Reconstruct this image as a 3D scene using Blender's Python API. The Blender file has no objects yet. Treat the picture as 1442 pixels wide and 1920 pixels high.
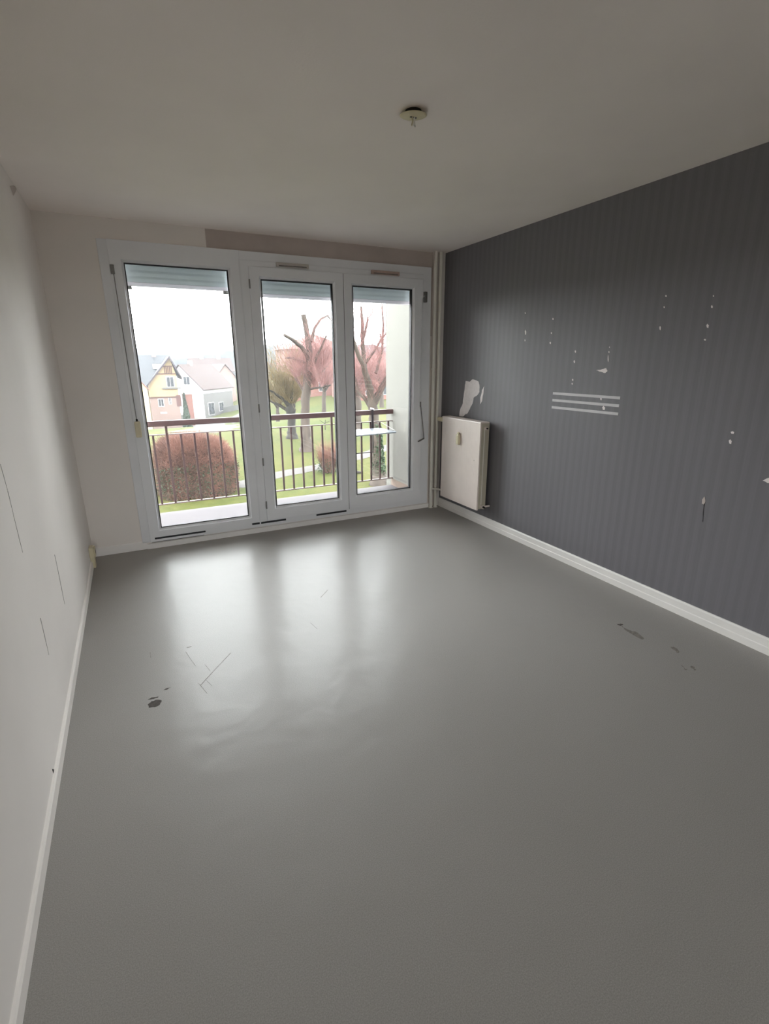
import bpy, math, random
import numpy as np
from mathutils import Vector, Matrix

random.seed(7)
rng = np.random.default_rng(7)
SC = bpy.context.scene
COL = SC.collection

# ------------------------------------------------------------------ camera
ROOM_W, ROOM_D, ROOM_H = 3.315, 4.45, 2.50          # x: left to right wall, y: to the window wall
CX, CZ = 0.4416, 1.5075
YAW, PITCH, ROLL, FPX = 0.4604126, -0.2923179, -0.0054131, 933.66
_f = np.array([math.sin(YAW) * math.cos(PITCH), math.cos(YAW) * math.cos(PITCH), math.sin(PITCH)])
_r = np.cross(_f, [0, 0, 1.0]); _r /= np.linalg.norm(_r); _u = np.cross(_r, _f)
_c, _s = math.cos(ROLL), math.sin(ROLL)
_r, _u = _c * _r + _s * _u, -_s * _r + _c * _u
cam_data = bpy.data.cameras.new('camera')
cam = bpy.data.objects.new('camera', cam_data); COL.objects.link(cam)
cam.matrix_world = Matrix(((_r[0], _u[0], -_f[0], CX), (_r[1], _u[1], -_f[1], 0.0),
                           (_r[2], _u[2], -_f[2], CZ), (0, 0, 0, 1)))
cam_data.sensor_fit = 'VERTICAL'; cam_data.sensor_height = 24.0
cam_data.lens = FPX * 24.0 / 1920.0
cam_data.clip_start = 0.02; cam_data.clip_end = 3000
SC.camera = cam


def at(px, py, v, ax=1):
    """the world point seen at a photo pixel whose coordinate on axis ax is v (for measuring)"""
    d = _f + (px - 721) / FPX * _r - (py - 960) / FPX * _u
    o = np.array([CX, 0, CZ]); t = (v - o[ax]) / d[ax]
    return o + t * d


# ------------------------------------------------------------------ overcast sky, exposure
world = bpy.data.worlds.new('overcast_sky'); SC.world = world; world.use_nodes = True
wn, wl = world.node_tree.nodes, world.node_tree.links
wn.clear()
w_out = wn.new('ShaderNodeOutputWorld'); w_bg = wn.new('ShaderNodeBackground')
w_tc = wn.new('ShaderNodeTexCoord'); w_sep = wn.new('ShaderNodeSeparateXYZ'); w_ramp = wn.new('ShaderNodeValToRGB')
wl.new(w_tc.outputs['Generated'], w_sep.inputs[0]); wl.new(w_sep.outputs['Z'], w_ramp.inputs[0])
wl.new(w_ramp.outputs[0], w_bg.inputs['Color']); wl.new(w_bg.outputs[0], w_out.inputs['Surface'])
w_half = wn.new('ShaderNodeMapRange'); w_half.inputs[1].default_value = -1.0; w_half.inputs[2].default_value = 1.0
wl.new(w_sep.outputs['Z'], w_half.inputs[0]); wl.new(w_half.outputs[0], w_ramp.inputs[0])
_r4 = w_ramp.color_ramp.elements                        # even white overcast above, dull land below the horizon
_r4[0].position = 0.0; _r4[0].color = (0.055, 0.062, 0.05, 1)
_r4[1].position = 1.0; _r4[1].color = (0.96, 0.98, 1.0, 1)
for _p, _k in ((0.492, (0.055, 0.062, 0.05, 1)), (0.503, (1.0, 1.0, 1.0, 1))):
    _e = _r4.new(_p); _e.color = _k
w_bg.inputs['Strength'].default_value = 14.0

SC.view_settings.view_transform = 'Standard'
SC.view_settings.look = 'None'
SC.view_settings.gamma = 1.0
SC.view_settings.use_curve_mapping = False
SC.view_settings.exposure = 0.3
SC.cycles.max_bounces = 14; SC.cycles.diffuse_bounces = 10; SC.cycles.glossy_bounces = 6
SC.cycles.transparent_max_bounces = 24; SC.cycles.volume_bounces = 1
SC.cycles.sample_clamp_indirect = 12.0
SC.cycles.caustics_reflective = True; SC.cycles.caustics_refractive = False

# sky portals in the two glazed openings (they add no light, they only guide sampling of the sky)
for nm, x0, x1 in (('window_portal', 0.50, 1.28), ('door_portal', 1.50, 2.96)):
    ld = bpy.data.lights.new(nm, 'AREA'); ld.shape = 'RECTANGLE'; ld.size = x1 - x0; ld.size_y = 2.1
    ld.cycles.is_portal = True
    lo = bpy.data.objects.new(nm, ld); COL.objects.link(lo)
    lo.location = ((x0 + x1) / 2, 4.64, 1.17); lo.rotation_euler = (-math.pi / 2, 0, 0)
for x0, x1 in ((0.08, 0.60), (2.76, 3.26)):  # likewise for the two unseen rear windows added to brighten the room
    ld = bpy.data.lights.new('added_window_portal', 'AREA'); ld.shape = 'RECTANGLE'; ld.size = x1 - x0; ld.size_y = 2.2; ld.cycles.is_portal = True
    lo = bpy.data.objects.new('added_window_portal', ld); COL.objects.link(lo)
    lo.location = ((x0 + x1) / 2, -3.70, 1.20); lo.rotation_euler = (math.pi / 2, 0, 0)



# ------------------------------------------------------------------ materials
def s2l(c, k=1.0):
    return tuple(k * ((x / 255 / 12.92) if x / 255 <= 0.04045 else ((x / 255 + 0.055) / 1.055) ** 2.4) for x in c) + (1.0,)


class NT:
    def __init__(self, name):
        self.m = bpy.data.materials.new(name); self.m.use_nodes = True
        self.n, self.l = self.m.node_tree.nodes, self.m.node_tree.links
        self.b = self.n.get('Principled BSDF'); self.out = self.n.get('Material Output')
        self.tc = self.n.new('ShaderNodeTexCoord')

    def noise(self, scale, detail=3.0, rough=0.55, stretch=None):
        t = self.n.new('ShaderNodeTexNoise'); t.inputs['Scale'].default_value = scale
        t.inputs['Detail'].default_value = detail; t.inputs['Roughness'].default_value = rough
        if stretch:
            mp = self.n.new('ShaderNodeMapping'); mp.inputs['Scale'].default_value = stretch
            self.l.new(self.tc.outputs['Object'], mp.inputs[0]); self.l.new(mp.outputs[0], t.inputs['Vector'])
        else:
            self.l.new(self.tc.outputs['Object'], t.inputs['Vector'])
        return t.outputs[0]

    def ramp(self, fac, stops):
        r = self.n.new('ShaderNodeValToRGB'); e = r.color_ramp.elements
        e[0].position, e[0].color = stops[0]; e[1].position, e[1].color = stops[-1]
        for p, c in stops[1:-1]:
            k = e.new(p); k.color = c
        self.l.new(fac, r.inputs[0]); return r.outputs[0]

    def mix(self, fac, a, b, mode='MIX'):
        x = self.n.new('ShaderNodeMix'); x.data_type = 'RGBA'; x.blend_type = mode
        for sock, v in ((x.inputs[0], fac), (x.inputs[6], a), (x.inputs[7], b)):
            if hasattr(v, 'node'): self.l.new(v, sock)
            else: sock.default_value = v
        return x.outputs[2]

    def bump(self, h, strength, dist=0.01):
        b = self.n.new('ShaderNodeBump'); b.inputs['Strength'].default_value = strength
        b.inputs['Distance'].default_value = dist
        self.l.new(h, b.inputs['Height']); self.l.new(b.outputs[0], self.b.inputs['Normal']); self.l.new(b.outputs[0], self.b.inputs['Coat Normal']); return b


def mat(name, rgb, rough=0.6, var=0.08, scale=6.0, bump=0.0, bscale=60.0, metal=0.0, spec=0.5, stretch=None, k=1.0):
    t = NT(name); c = tuple(x * k for x in s2l(rgb)[:3])   # k: reflectance scale
    d = tuple(x * (1 - var) for x in c[:3]) + (1,); h = tuple(min(1, x * (1 + var)) for x in c[:3]) + (1,)
    t.l.new(t.ramp(t.noise(scale, stretch=stretch), [(0.35, d), (0.65, h)]), t.b.inputs['Base Color'])
    t.b.inputs['Roughness'].default_value = rough; t.b.inputs['Metallic'].default_value = metal
    t.b.inputs['Specular IOR Level'].default_value = spec
    if bump: t.bump(t.noise(bscale, 4), bump, 0.004)
    return t.m


def wallpaper():
    t = NT('striped_grey_wallpaper')
    sep = t.n.new('ShaderNodeSeparateXYZ'); t.l.new(t.tc.outputs['Object'], sep.inputs[0])
    w = t.n.new('ShaderNodeTexWave'); w.wave_type = 'BANDS'; w.bands_direction = 'Y'
    w.inputs['Scale'].default_value = 5.0; w.inputs['Distortion'].default_value = 0.6
    w.inputs['Detail'].default_value = 2; w.inputs['Detail Scale'].default_value = 2
    t.l.new(t.tc.outputs['Object'], w.inputs['Vector'])
    fine = t.noise(1.0, 3, stretch=(1, 130, 0.8))
    a = t.ramp(w.outputs[0], [(0.2, s2l((114, 112, 117))), (0.8, s2l((119, 117, 122)))])
    b = t.mix(0.16, a, t.ramp(fine, [(0.35, s2l((107, 105, 110))), (0.65, s2l((128, 126, 130)))]))
    t.l.new(b, t.b.inputs['Base Color'])
    t.b.inputs['Roughness'].default_value = 0.55
    t.b.inputs['Specular IOR Level'].default_value = 0.4
    t.bump(fine, 0.10, 0.002)
    return t.m


def vinyl():
    t = NT('grey_vinyl')
    big = t.noise(0.9, 3); fine = t.noise(300, 2, 0.7)
    a = t.ramp(big, [(0.3, s2l((149, 145, 141))), (0.7, s2l((155, 151, 147)))])
    a = t.mix(0.6, a, t.ramp(fine, [(0.35, s2l((134, 131, 126))), (0.65, s2l((167, 163, 159)))]))
    t.l.new(a, t.b.inputs['Base Color'])
    r = t.n.new('ShaderNodeMapRange'); r.inputs[3].default_value = 0.205; r.inputs[4].default_value = 0.255
    t.l.new(t.noise(3.5, 4), r.inputs[0]); t.l.new(r.outputs[0], t.b.inputs['Coat Roughness'])   # a worn clear wear layer over the print
    t.b.inputs['Coat Weight'].default_value = 0.22; t.b.inputs['Roughness'].default_value = 0.55
    t.b.inputs['Specular IOR Level'].default_value = 0.32
    x = t.n.new('ShaderNodeMath'); x.operation = 'ADD'
    y = t.n.new('ShaderNodeMath'); y.operation = 'MULTIPLY'; y.inputs[1].default_value = 0.02
    t.l.new(fine, y.inputs[0]); t.l.new(t.noise(5.5, 2), x.inputs[0]); t.l.new(y.outputs[0], x.inputs[1])
    t.bump(x.outputs[0], 0.28, 0.012)
    return t.m


def glass():
    t = NT('clear_window_glass'); t.n.remove(t.b)
    tr = t.n.new('ShaderNodeBsdfTransparent'); tr.inputs[0].default_value = (0.93, 0.95, 0.95, 1)
    gl = t.n.new('ShaderNodeBsdfGlossy'); gl.inputs['Roughness'].default_value = 0.02
    fr = t.n.new('ShaderNodeFresnel'); fr.inputs[0].default_value = 1.45
    mx = t.n.new('ShaderNodeMixShader')
    t.l.new(fr.outputs[0], mx.inputs[0]); t.l.new(tr.outputs[0], mx.inputs[1]); t.l.new(gl.outputs[0], mx.inputs[2])
    t.l.new(mx.outputs[0], t.out.inputs['Surface'])
    return t.m


def shutter_mat(name='translucent_pvc_slat', rgb=(212, 220, 224), share=0.05):
    t = NT(name); c = s2l(rgb)
    t.b.inputs['Base Color'].default_value = c; t.b.inputs['Roughness'].default_value = 0.5
    tl = t.n.new('ShaderNodeBsdfTranslucent'); tl.inputs[0].default_value = (0.80, 0.88, 0.95, 1)
    mx = t.n.new('ShaderNodeMixShader'); mx.inputs[0].default_value = share
    t.l.new(t.b.outputs[0], mx.inputs[1]); t.l.new(tl.outputs[0], mx.inputs[2]); t.l.new(mx.outputs[0], t.out.inputs['Surface'])
    return t.m


def lawn_mat():
    t = NT('winter_lawn')
    a = t.ramp(t.noise(0.16, 5, 0.6), [(0.36, s2l((118, 140, 66), .145)), (0.52, s2l((148, 152, 78), .145)), (0.68, s2l((176, 164, 96), .145))])
    a = t.mix(0.45, a, t.ramp(t.noise(2.6, 6, 0.7), [(0.3, s2l((84, 110, 48), .145)), (0.7, s2l((178, 176, 102), .145))]))
    t.l.new(a, t.b.inputs['Base Color']); t.b.inputs['Roughness'].default_value = 0.95
    t.b.inputs['Specular IOR Level'].default_value = 0.1
    t.bump(t.noise(5, 6, 0.7), 0.8, 0.08)
    return t.m


def brick_mat(name, c1, c2, mortar, scale):
    t = NT(name); b = t.n.new('ShaderNodeTexBrick')
    b.inputs['Color1'].default_value = s2l(c1, .28); b.inputs['Color2'].default_value = s2l(c2, .28)
    b.inputs['Mortar'].default_value = s2l(mortar, .28); b.inputs['Scale'].default_value = scale
    b.inputs['Mortar Size'].default_value = 0.015
    mp = t.n.new('ShaderNodeMapping'); mp.inputs['Rotation'].default_value = (math.pi / 2, 0, 0)
    t.l.new(t.tc.outputs['Object'], mp.inputs[0]); t.l.new(mp.outputs[0], b.inputs['Vector'])
    t.l.new(b.outputs[0], t.b.inputs['Base Color']); t.b.inputs['Roughness'].default_value = 0.9
    return t.m


def haze_mat():
    t = NT('morning_haze'); t.n.remove(t.b)
    v = t.n.new('ShaderNodeVolumeScatter'); v.inputs['Density'].default_value = 0.00048
    v.inputs['Color'].default_value = (0.88, 0.91, 1, 1); v.inputs['Anisotropy'].default_value = 0.2
    t.l.new(v.outputs[0], t.out.inputs['Volume'])
    return t.m


M = dict(
    wall=mat('offwhite_paint', (237, 231, 226), 0.75, 0.03, 1.3, 0.08, 90),
    ceil=mat('ceiling_paint', (247, 239, 234), 0.85, 0.03, 1.0, 0.12, 120),
    band=mat('bare_taupe_plaster', (196, 184, 178), 0.85, 0.06, 4, 0.1, 90),
    paper=wallpaper(), vinyl=vinyl(), glass=glass(),
    base=mat('white_gloss_skirting', (245, 242, 239), 0.38, 0.03, 3),
    pvc=mat('white_pvc', (236, 237, 240), 0.35, 0.02, 3),
    pvc2=mat('white_pvc_moulding', (230, 231, 234), 0.4, 0.03, 3),
    gasket=mat('black_rubber', (38, 38, 42), 0.6, 0.1, 20),
    shutter=shutter_mat(),
    endslat=shutter_mat('pale_end_slat', (236, 226, 232), 0.14),
    vent=mat('beige_vent_plastic', (198, 192, 186), 0.45, 0.05, 10),
    ventp=mat('yellowed_vent_plastic', (196, 172, 160), 0.45, 0.08, 10),
    hole=mat('dark_gap', (30, 26, 24), 0.9, 0.1, 20),
    metal=mat('dull_grey_metal', (140, 138, 136), 0.4, 0.1, 30, metal=0.7),
    cream=mat('cream_plastic', (218, 208, 178), 0.4, 0.04, 12),
    pipe=mat('cream_pipe_paint', (232, 228, 219), 0.42, 0.04, 6),
    rad=mat('cream_radiator_enamel', (226, 214, 207), 0.4, 0.03, 5),
    radside=mat('beige_radiator_enamel', (188, 180, 162), 0.45, 0.05, 6),  # darker, browner tone than the front; sides, back panel and fins
    torn=mat('torn_paper_backing', (244, 237, 236), 0.9, 0.05, 30),
    tape=mat('white_adhesive_tape', (206, 204, 206), 0.6, 0.03, 20),
    gouge=mat('gouged_floor_backing', (74, 67, 62), 0.85, 0.25, 60),
    scuff=mat('brown_scuff', (122, 116, 110), 0.7, 0.2, 60),
    crack=mat('dark_crack', (170, 164, 158), 0.9, 0.15, 40),
    disc=mat('yellowed_ceiling_plate', (212, 202, 170), 0.5, 0.04, 15),
    balc=mat('pale_balcony_screed', (218, 202, 210), 0.8, 0.04, 3, 0.15, 60, k=0.090),
    render=mat('cream_facade_render', (226, 222, 212), 0.85, 0.03, 3, 0.2, 80, k=0.165),
    plinth=mat('tan_plinth_paint', (206, 176, 156), 0.8, 0.06, 4, k=0.224),
    rail=mat('brown_railing_paint', (96, 62, 62), 0.5, 0.10, 10, k=0.360),
    railt=mat('worn_rail_paint', (150, 126, 122), 0.5, 0.15, 12, k=0.380),
    table=mat('pale_blue_table_top', (196, 206, 220), 0.35, 0.03, 6, k=0.170),
    lawn=lawn_mat(),
    path=mat('pale_gravel_path', (178, 168, 160), 0.95, 0.12, 1.2, 0.4, 10, k=0.090),
    road=mat('wet_asphalt', (158, 156, 158), 0.8, 0.06, 0.8, k=0.130),
    verge=mat('brown_grass_verge', (142, 128, 84), 0.95, 0.2, 0.6, 0.5, 4, k=0.130),
    bark=mat('grey_brown_bark', (104, 90, 80), 0.95, 0.3, 3.0, 0.8, 9, stretch=(1, 1, .25), k=0.260),
    barkdark=mat('dark_wet_bark', (80, 72, 64), 0.95, 0.3, 3.0, 0.8, 9, stretch=(1, 1, .25), k=0.200),
    twigr=mat('reddish_twigs', (160, 116, 112), 0.9, 0.25, 1.0, k=0.420),
    twigo=mat('olive_twigs', (150, 130, 88), 0.9, 0.25, 1.0, k=0.300),
    twigh=mat('brown_hedge_twigs', (148, 104, 90), 0.9, 0.35, 1.2, k=0.360),
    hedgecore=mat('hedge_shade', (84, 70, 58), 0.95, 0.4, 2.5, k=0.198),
    leaf=mat('dark_evergreen', (70, 96, 62), 0.8, 0.3, 2.0, k=0.240),
    ivy=mat('ivy_leaves', (64, 90, 54), 0.7, 0.35, 3.0, k=0.320),
    slate=mat('grey_slate', (112, 116, 126), 0.7, 0.10, 1.5, k=0.100),
    redroof=mat('red_tile', (196, 96, 74), 0.8, 0.12, 1.5, k=0.130),
    brownroof=mat('brown_tile', (150, 110, 100), 0.85, 0.12, 1.2, k=0.080),
    yellow=mat('ochre_render', (226, 200, 156), 0.9, 0.05, 1, k=0.260),
    paley=mat('pale_yellow_render', (240, 224, 178), 0.9, 0.04, 1, k=0.340),
    whiter=mat('white_render', (236, 234, 232), 0.9, 0.03, 1, k=0.500),
    greyr=mat('grey_render', (176, 172, 168), 0.9, 0.06, 1, k=0.170),
    timber=mat('brown_timber', (126, 78, 60), 0.8, 0.2, 4, k=0.211),
    barge=mat('purple_brown_board', (94, 76, 88), 0.7, 0.1, 4, k=0.198),
    pane=mat('dark_window_pane', (110, 114, 122), 0.12, 0.1, 4, k=0.198),
    shutwood=mat('red_brown_shutter', (140, 84, 76), 0.7, 0.1, 4, k=0.211),
    brick=brick_mat('pink_brick', (186, 118, 100), (172, 104, 90), (190, 160, 150), 2.4),
    brickp=brick_mat('pale_pink_brick', (204, 172, 160), (192, 160, 150), (212, 190, 180), 3.0),
    conc=mat('grey_garden_wall', (178, 176, 170), 0.9, 0.08, 1, k=0.211),
    hill=mat('wooded_hill', (86, 92, 96), 1.0, 0.15, 0.02, k=0.185),
    haze=haze_mat(),
)


# ------------------------------------------------------------------ mesh helpers
class MB:
    """collects shapes; build() links them as one mesh object"""

    def __init__(self):
        self.v, self.f, self.s = [], [], []

    def add(self, vs, fs, smooth=False):
        b = len(self.v); self.v.extend([tuple(map(float, p)) for p in vs])
        self.f.extend([tuple(b + i for i in f) for f in fs]); self.s.extend([smooth] * len(fs)); return self

    def box(self, lo, hi, rot=None, piv=None):
        (a, b, c), (d, e, g) = lo, hi
        vs = [(a, b, c), (d, b, c), (d, e, c), (a, e, c), (a, b, g), (d, b, g), (d, e, g), (a, e, g)]
        if rot is not None:
            p = Vector(piv if piv is not None else [(x + y) / 2 for x, y in zip(lo, hi)])
            vs = [tuple(rot @ (Vector(v) - p) + p) for v in vs]
        return self.add(vs, [(0, 3, 2, 1), (4, 5, 6, 7), (0, 1, 5, 4), (1, 2, 6, 5), (2, 3, 7, 6), (3, 0, 4, 7)])

    def frame(self, x0, x1, z0, z1, y0, y1, l, r, b, t):
        """a rectangular frame in the xz plane with mitred corners, member widths l r b t"""
        o = [(x0, z0), (x1, z0), (x1, z1), (x0, z1)]; i = [(x0 + l, z0 + b), (x1 - r, z0 + b), (x1 - r, z1 - t), (x0 + l, z1 - t)]
        vs = [(x, y, z) for y in (y0, y1) for ring in (o, i) for x, z in ring]
        fs = []
        for k in range(4):
            n = (k + 1) % 4
            fs += [(k, n, 4 + n, 4 + k), (8 + n, 8 + k, 12 + k, 12 + n), (n, k, 8 + k, 8 + n), (4 + k, 4 + n, 12 + n, 12 + k)]
        return self.add(vs, fs)

    def tube(self, pts, rad, n=10, caps=True, smooth=True):
        P = [np.array(p, float) for p in pts]
        R = rad if hasattr(rad, '__len__') else [rad] * len(P)
        vs, fs, ref = [], [], None
        for i, p in enumerate(P):
            t = P[min(i + 1, len(P) - 1)] - P[max(i - 1, 0)]; t = t / (np.linalg.norm(t) + 1e-9)
            if ref is None: ref = np.array([0, 0, 1.0]) if abs(t[2]) < 0.9 else np.array([1.0, 0, 0])
            a = np.cross(t, ref); a /= np.linalg.norm(a) + 1e-9; b = np.cross(a, t); ref = b
            for k in range(n):
                q = 2 * math.pi * k / n; vs.append(p + R[i] * (math.cos(q) * a + math.sin(q) * b))
        for i in range(len(P) - 1):
            for k in range(n):
                m = (k + 1) % n; fs.append((i * n + k, (i + 1) * n + k, (i + 1) * n + m, i * n + m))
        self.add(vs, fs, smooth)
        if caps:
            self.add(vs[:n], [tuple(range(n))]); self.add(vs[-n:], [tuple(reversed(range(n)))])
        return self

    def prism(self, poly, axis, a0, a1):
        """a closed polygon extruded along an axis (0 x, 1 y, 2 z); poly lists the two other coordinates in order"""
        def P(u, v, w): return {0: (w, u, v), 1: (u, w, v), 2: (u, v, w)}[axis]
        n = len(poly)
        vs = [P(u, v, a0) for u, v in poly] + [P(u, v, a1) for u, v in poly]
        fs = [tuple(range(n)), tuple(reversed(range(n, 2 * n)))]
        fs += [((k + 1) % n, k, n + k, n + (k + 1) % n) for k in range(n)]
        return self.add(vs, fs)

    def lathe(self, prof, c, n=24, smooth=True):
        """profile of (radius, z) turned about the vertical through c"""
        vs = [(c[0] + r * math.cos(2 * math.pi * k / n), c[1] + r * math.sin(2 * math.pi * k / n), c[2] + z) for r, z in prof for k in range(n)]
        fs = [(i * n + k, i * n + (k + 1) % n, (i + 1) * n + (k + 1) % n, (i + 1) * n + k) for i in range(len(prof) - 1) for k in range(n)]
        fs += [tuple(reversed(range(n))), tuple((len(prof) - 1) * n + k for k in range(n))]
        return self.add(vs, fs, smooth)

    def build(self, name, m, parent=None, bevel=0.0, seg=2, **props):
        me = bpy.data.meshes.new(name); me.from_pydata(self.v, [], self.f); me.update()
        me.polygons.foreach_set('use_smooth', self.s)
        bm_fix(me)
        me.materials.append(M[m] if isinstance(m, str) else m)
        o = bpy.data.objects.new(name, me); COL.objects.link(o)
        if parent is not None: o.parent = parent
        if bevel:
            b = o.modifiers.new('edge', 'BEVEL'); b.width = bevel; b.segments = seg; b.limit_method = 'ANGLE'
        for k, v in props.items(): o[k] = v
        return o


def bm_fix(me):
    import bmesh
    if len(me.polygons) > 40000: return
    b = bmesh.new(); b.from_mesh(me); bmesh.ops.recalc_face_normals(b, faces=b.faces); b.to_mesh(me); b.free()


def box(name, m, lo, hi, parent=None, bevel=0.0, **props):
    return MB().box(lo, hi).build(name, m, parent, bevel, **props)


def empty(name, label=None, cat=None, group=None, kind=None, loc=(0, 0, 0)):
    o = bpy.data.objects.new(name, None); COL.objects.link(o); o.location = loc; o.empty_display_size = 0.1
    return tag(o, label, cat, group, kind)


def tag(o, label=None, cat=None, group=None, kind=None):
    for k, v in (('label', label), ('category', cat), ('group', group), ('kind', kind)):
        if v: o[k] = v
    return o


# ------------------------------------------------------------------ room shell
W, D, H = ROOM_W, ROOM_D, ROOM_H
YF = -3.4                                               # the wall behind the camera
OX0, OX1, OZ0, OZ1 = 0.435, 3.14, 0.065, 2.345           # glazed opening in the window wall
floor = box('floor', 'vinyl', (-0.2, YF - 0.2, -0.2), (W + 0.2, D + 0.02, 0.0), kind='structure', label='pale grey vinyl floor with a worn satin sheen')
ceiling = box('ceiling', 'ceil', (-0.2, YF - 0.2, H), (W + 0.2, D + 0.25, H + 0.2), kind='structure', label='off-white painted ceiling')
wall_left = box('wall_left', 'wall', (-0.2, YF - 0.2, -0.2), (0, D + 0.25, H), kind='structure', label='off-white left wall with thin cracks')
wall_right = box('wall_right', 'paper', (W, YF - 0.2, -0.2), (W + 0.2, D + 0.25, H), kind='structure', label='dark grey striped wallpaper wall')
RZ0, RZ1 = 0.10, 2.30                                  # room lengthened, two unseen french windows added behind the camera for extra light
ADDED_REAR = ((0.08, 0.60), (2.76, 3.26))
mb = MB().box((0, YF - 0.2, RZ1), (W, YF, H)).box((0, YF - 0.2, 0), (W, YF, RZ0))
for a, b in ((0.0, ADDED_REAR[0][0]), (ADDED_REAR[0][1], ADDED_REAR[1][0]), (ADDED_REAR[1][1], W)):
    mb.box((a, YF - 0.2, RZ0), (b, YF, RZ1))
wall_front = mb.build('wall_front', 'wall', kind='structure', label='off-white wall behind the camera')
for k, (a, b) in enumerate(ADDED_REAR):
    added_win = empty('window_%d' % (k + 2), 'narrow white french window added unseen behind the camera for light', kind='structure')
    MB().frame(a, b, RZ0, RZ1, YF - 0.12, YF - 0.05, 0.05, 0.05, 0.06, 0.06).build('frame', 'pvc', added_win, 0.003)
    box('glass_pane', 'glass', (a + 0.04, YF - 0.09, RZ0 + 0.05), (b - 0.04, YF - 0.085, RZ1 - 0.05), added_win)
mb = MB()
mb.box((0, D, 0), (OX0, D + 0.25, H)).box((OX1, D, 0), (W, D + 0.25, H))
mb.box((OX0, D, OZ1), (OX1, D + 0.25, H)).box((OX0, D, -0.2), (OX1, D + 0.25, OZ0))
wall_back = mb.build('wall_back', 'wall', kind='structure', label='off-white window wall with a taupe band above the window')
box('bare_band', 'band', (1.121, D - 0.0015, 2.352), (3.175, D, H - 0.004), wall_back, label='bare taupe plaster band')
box('bare_band', 'band', (3.145, D - 0.0015, 1.75), (3.175, D, 2.352), wall_back, label='bare taupe strip beside the pipes')

# skirting
prof = [(0, 0), (-0.018, 0), (-0.018, 0.040), (-0.014, 0.044), (-0.014, 0.082), (-0.008, 0.090), (0, 0.090)]
mb = MB(); mb.prism([(W + u, v) for u, v in prof], 1, YF, D - 0.012)
# x is the profile's first coordinate for an extrusion along y
mb.build('baseboard_right', 'base', kind='structure', label='white skirting with a groove below the grey wall')
MB().prism([(0, 0), (0.012, 0), (0.012, 0.050), (0.007, 0.056), (0, 0.058)], 1, YF, D - 0.012).build('baseboard_left', 'wall', kind='structure', label='white painted skirting of the left wall')
mb = MB().prism([(D, 0), (D - 0.012, 0), (D - 0.012, 0.064), (D - 0.006, 0.070), (D, 0.070)], 0, 0.0, 0.40)
mb.prism([(D, 0), (D - 0.022, 0), (D - 0.022, 0.044), (D, 0.046)], 0, 0.40, 3.18)
mb.build('baseboard_back', 'base', kind='structure', label='white skirting below the window')


# pieces of wear: thin irregular patches lying on a surface
def blob(pts, n=3, jag=0.12):
    """a closed outline with small irregular steps between given corner points"""
    out = []
    for i, p in enumerate(pts):
        q = pts[(i + 1) % len(pts)]; L = math.hypot(q[0] - p[0], q[1] - p[1])
        for k in range(n):
            t = k / n; j = (random.random() - 0.5) * jag * L if k else 0
            out.append((p[0] + (q[0] - p[0]) * t - (q[1] - p[1]) / (L + 1e-9) * j, p[1] + (q[1] - p[1]) * t + (q[0] - p[0]) / (L + 1e-9) * j))
    return out


def on_right(name, m, pix, th=0.0012, jag=0.12, n=3, **props):
    pts = [at(x, y, W, 0)[1:] for x, y in pix]
    return MB().prism(blob([tuple(p) for p in pts], n, jag), 0, W - th, W).build(name, m, wall_right, **props)


def on_left(name, m, pix, th=0.001, **props):
    pts = [at(x, y, 0, 0)[1:] for x, y in pix]
    return MB().prism(blob([tuple(p) for p in pts], 2, 0.06), 0, 0, th).build(name, m, wall_left, **props)


def on_floor(name, m, pix, th=0.0006, n=3, jag=0.2, **props):
    pts = [at(x, y, 0, 2)[:2] for x, y in pix]
    return MB().prism(blob([tuple(p) for p in pts], n, jag), 2, 0, th).build(name, m, floor, **props)


on_right('torn_patch', 'torn', [(873.5, 714), (880, 716), (887, 711), (897, 715), (899, 722), (899, 735), (895, 741), (888, 746), (886, 757), (881, 767), (876, 776), (866, 781), (861.5, 780), (863, 768), (868, 756), (870, 738)], label='large white torn wallpaper patch above the radiator')
on_right('torn_patch', 'torn', [(908, 724), (904, 731), (901, 745), (900.5, 758), (904, 752), (906, 740), (907, 731)], label='narrow white torn sliver')
on_right('torn_patch', 'torn', [(1118, 694), (1130, 692), (1137, 690), (1139, 696), (1135, 699.5), (1127, 697)], label='wedge shaped white tear')
on_right('torn_patch', 'torn', [(1430, 901), (1438, 897), (1448, 893), (1455, 904), (1440, 906)])
for x, y, w, h in [(985, 587, 1.6, 3), (985.5, 623, 2.4, 10), (984.5, 638, 1.4, 4), (1037, 598, 2, 4), (1034, 624.5, 2, 3), (1032, 643, 2.6, 4.5),
                   (1079, 659, 2.4, 5), (1077, 678, 2.6, 6), (1074, 712, 2.6, 4), (1073, 719.5, 2.4, 3.4), (1143, 651, 1.4, 3), (1142, 660, 2.4, 4),
                   (1140.5, 672, 1.4, 14), (1249, 555, 3, 4), (1245.5, 576, 2.4, 4), (1238, 615, 2.6, 8), (1338, 555, 2.4, 3), (1335, 575, 3.4, 6),
                   (1327, 611, 4.4, 8), (1322, 637, 4, 3.4), (1373.5, 811, 7, 5), (1369.5, 828, 5.6, 9), (1127, 748, 2.6, 5), (1132, 765, 5.4, 8)]:
    on_right('torn_fleck', 'torn', [(x - w / 2, y - h * .2), (x, y - h / 2), (x + w / 2, y - h * .1), (x + w * .3, y + h / 2), (x - w * .3, y + h * .4)], n=2)
on_right('torn_fleck', 'band', [(1317, 936), (1321, 931), (1323, 940), (1320, 946), (1316, 944)], label='brown split in the wallpaper')
on_right('torn_fleck', 'hole', [(1320, 944), (1321.4, 944), (1318.2, 978), (1317.4, 978)], n=2, label='thin dark slit')
on_left('torn_corner', 'band', [(18.5, 348.5), (31.5, 351.5), (25, 367)], label='dark torn triangle below the ceiling')
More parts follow.
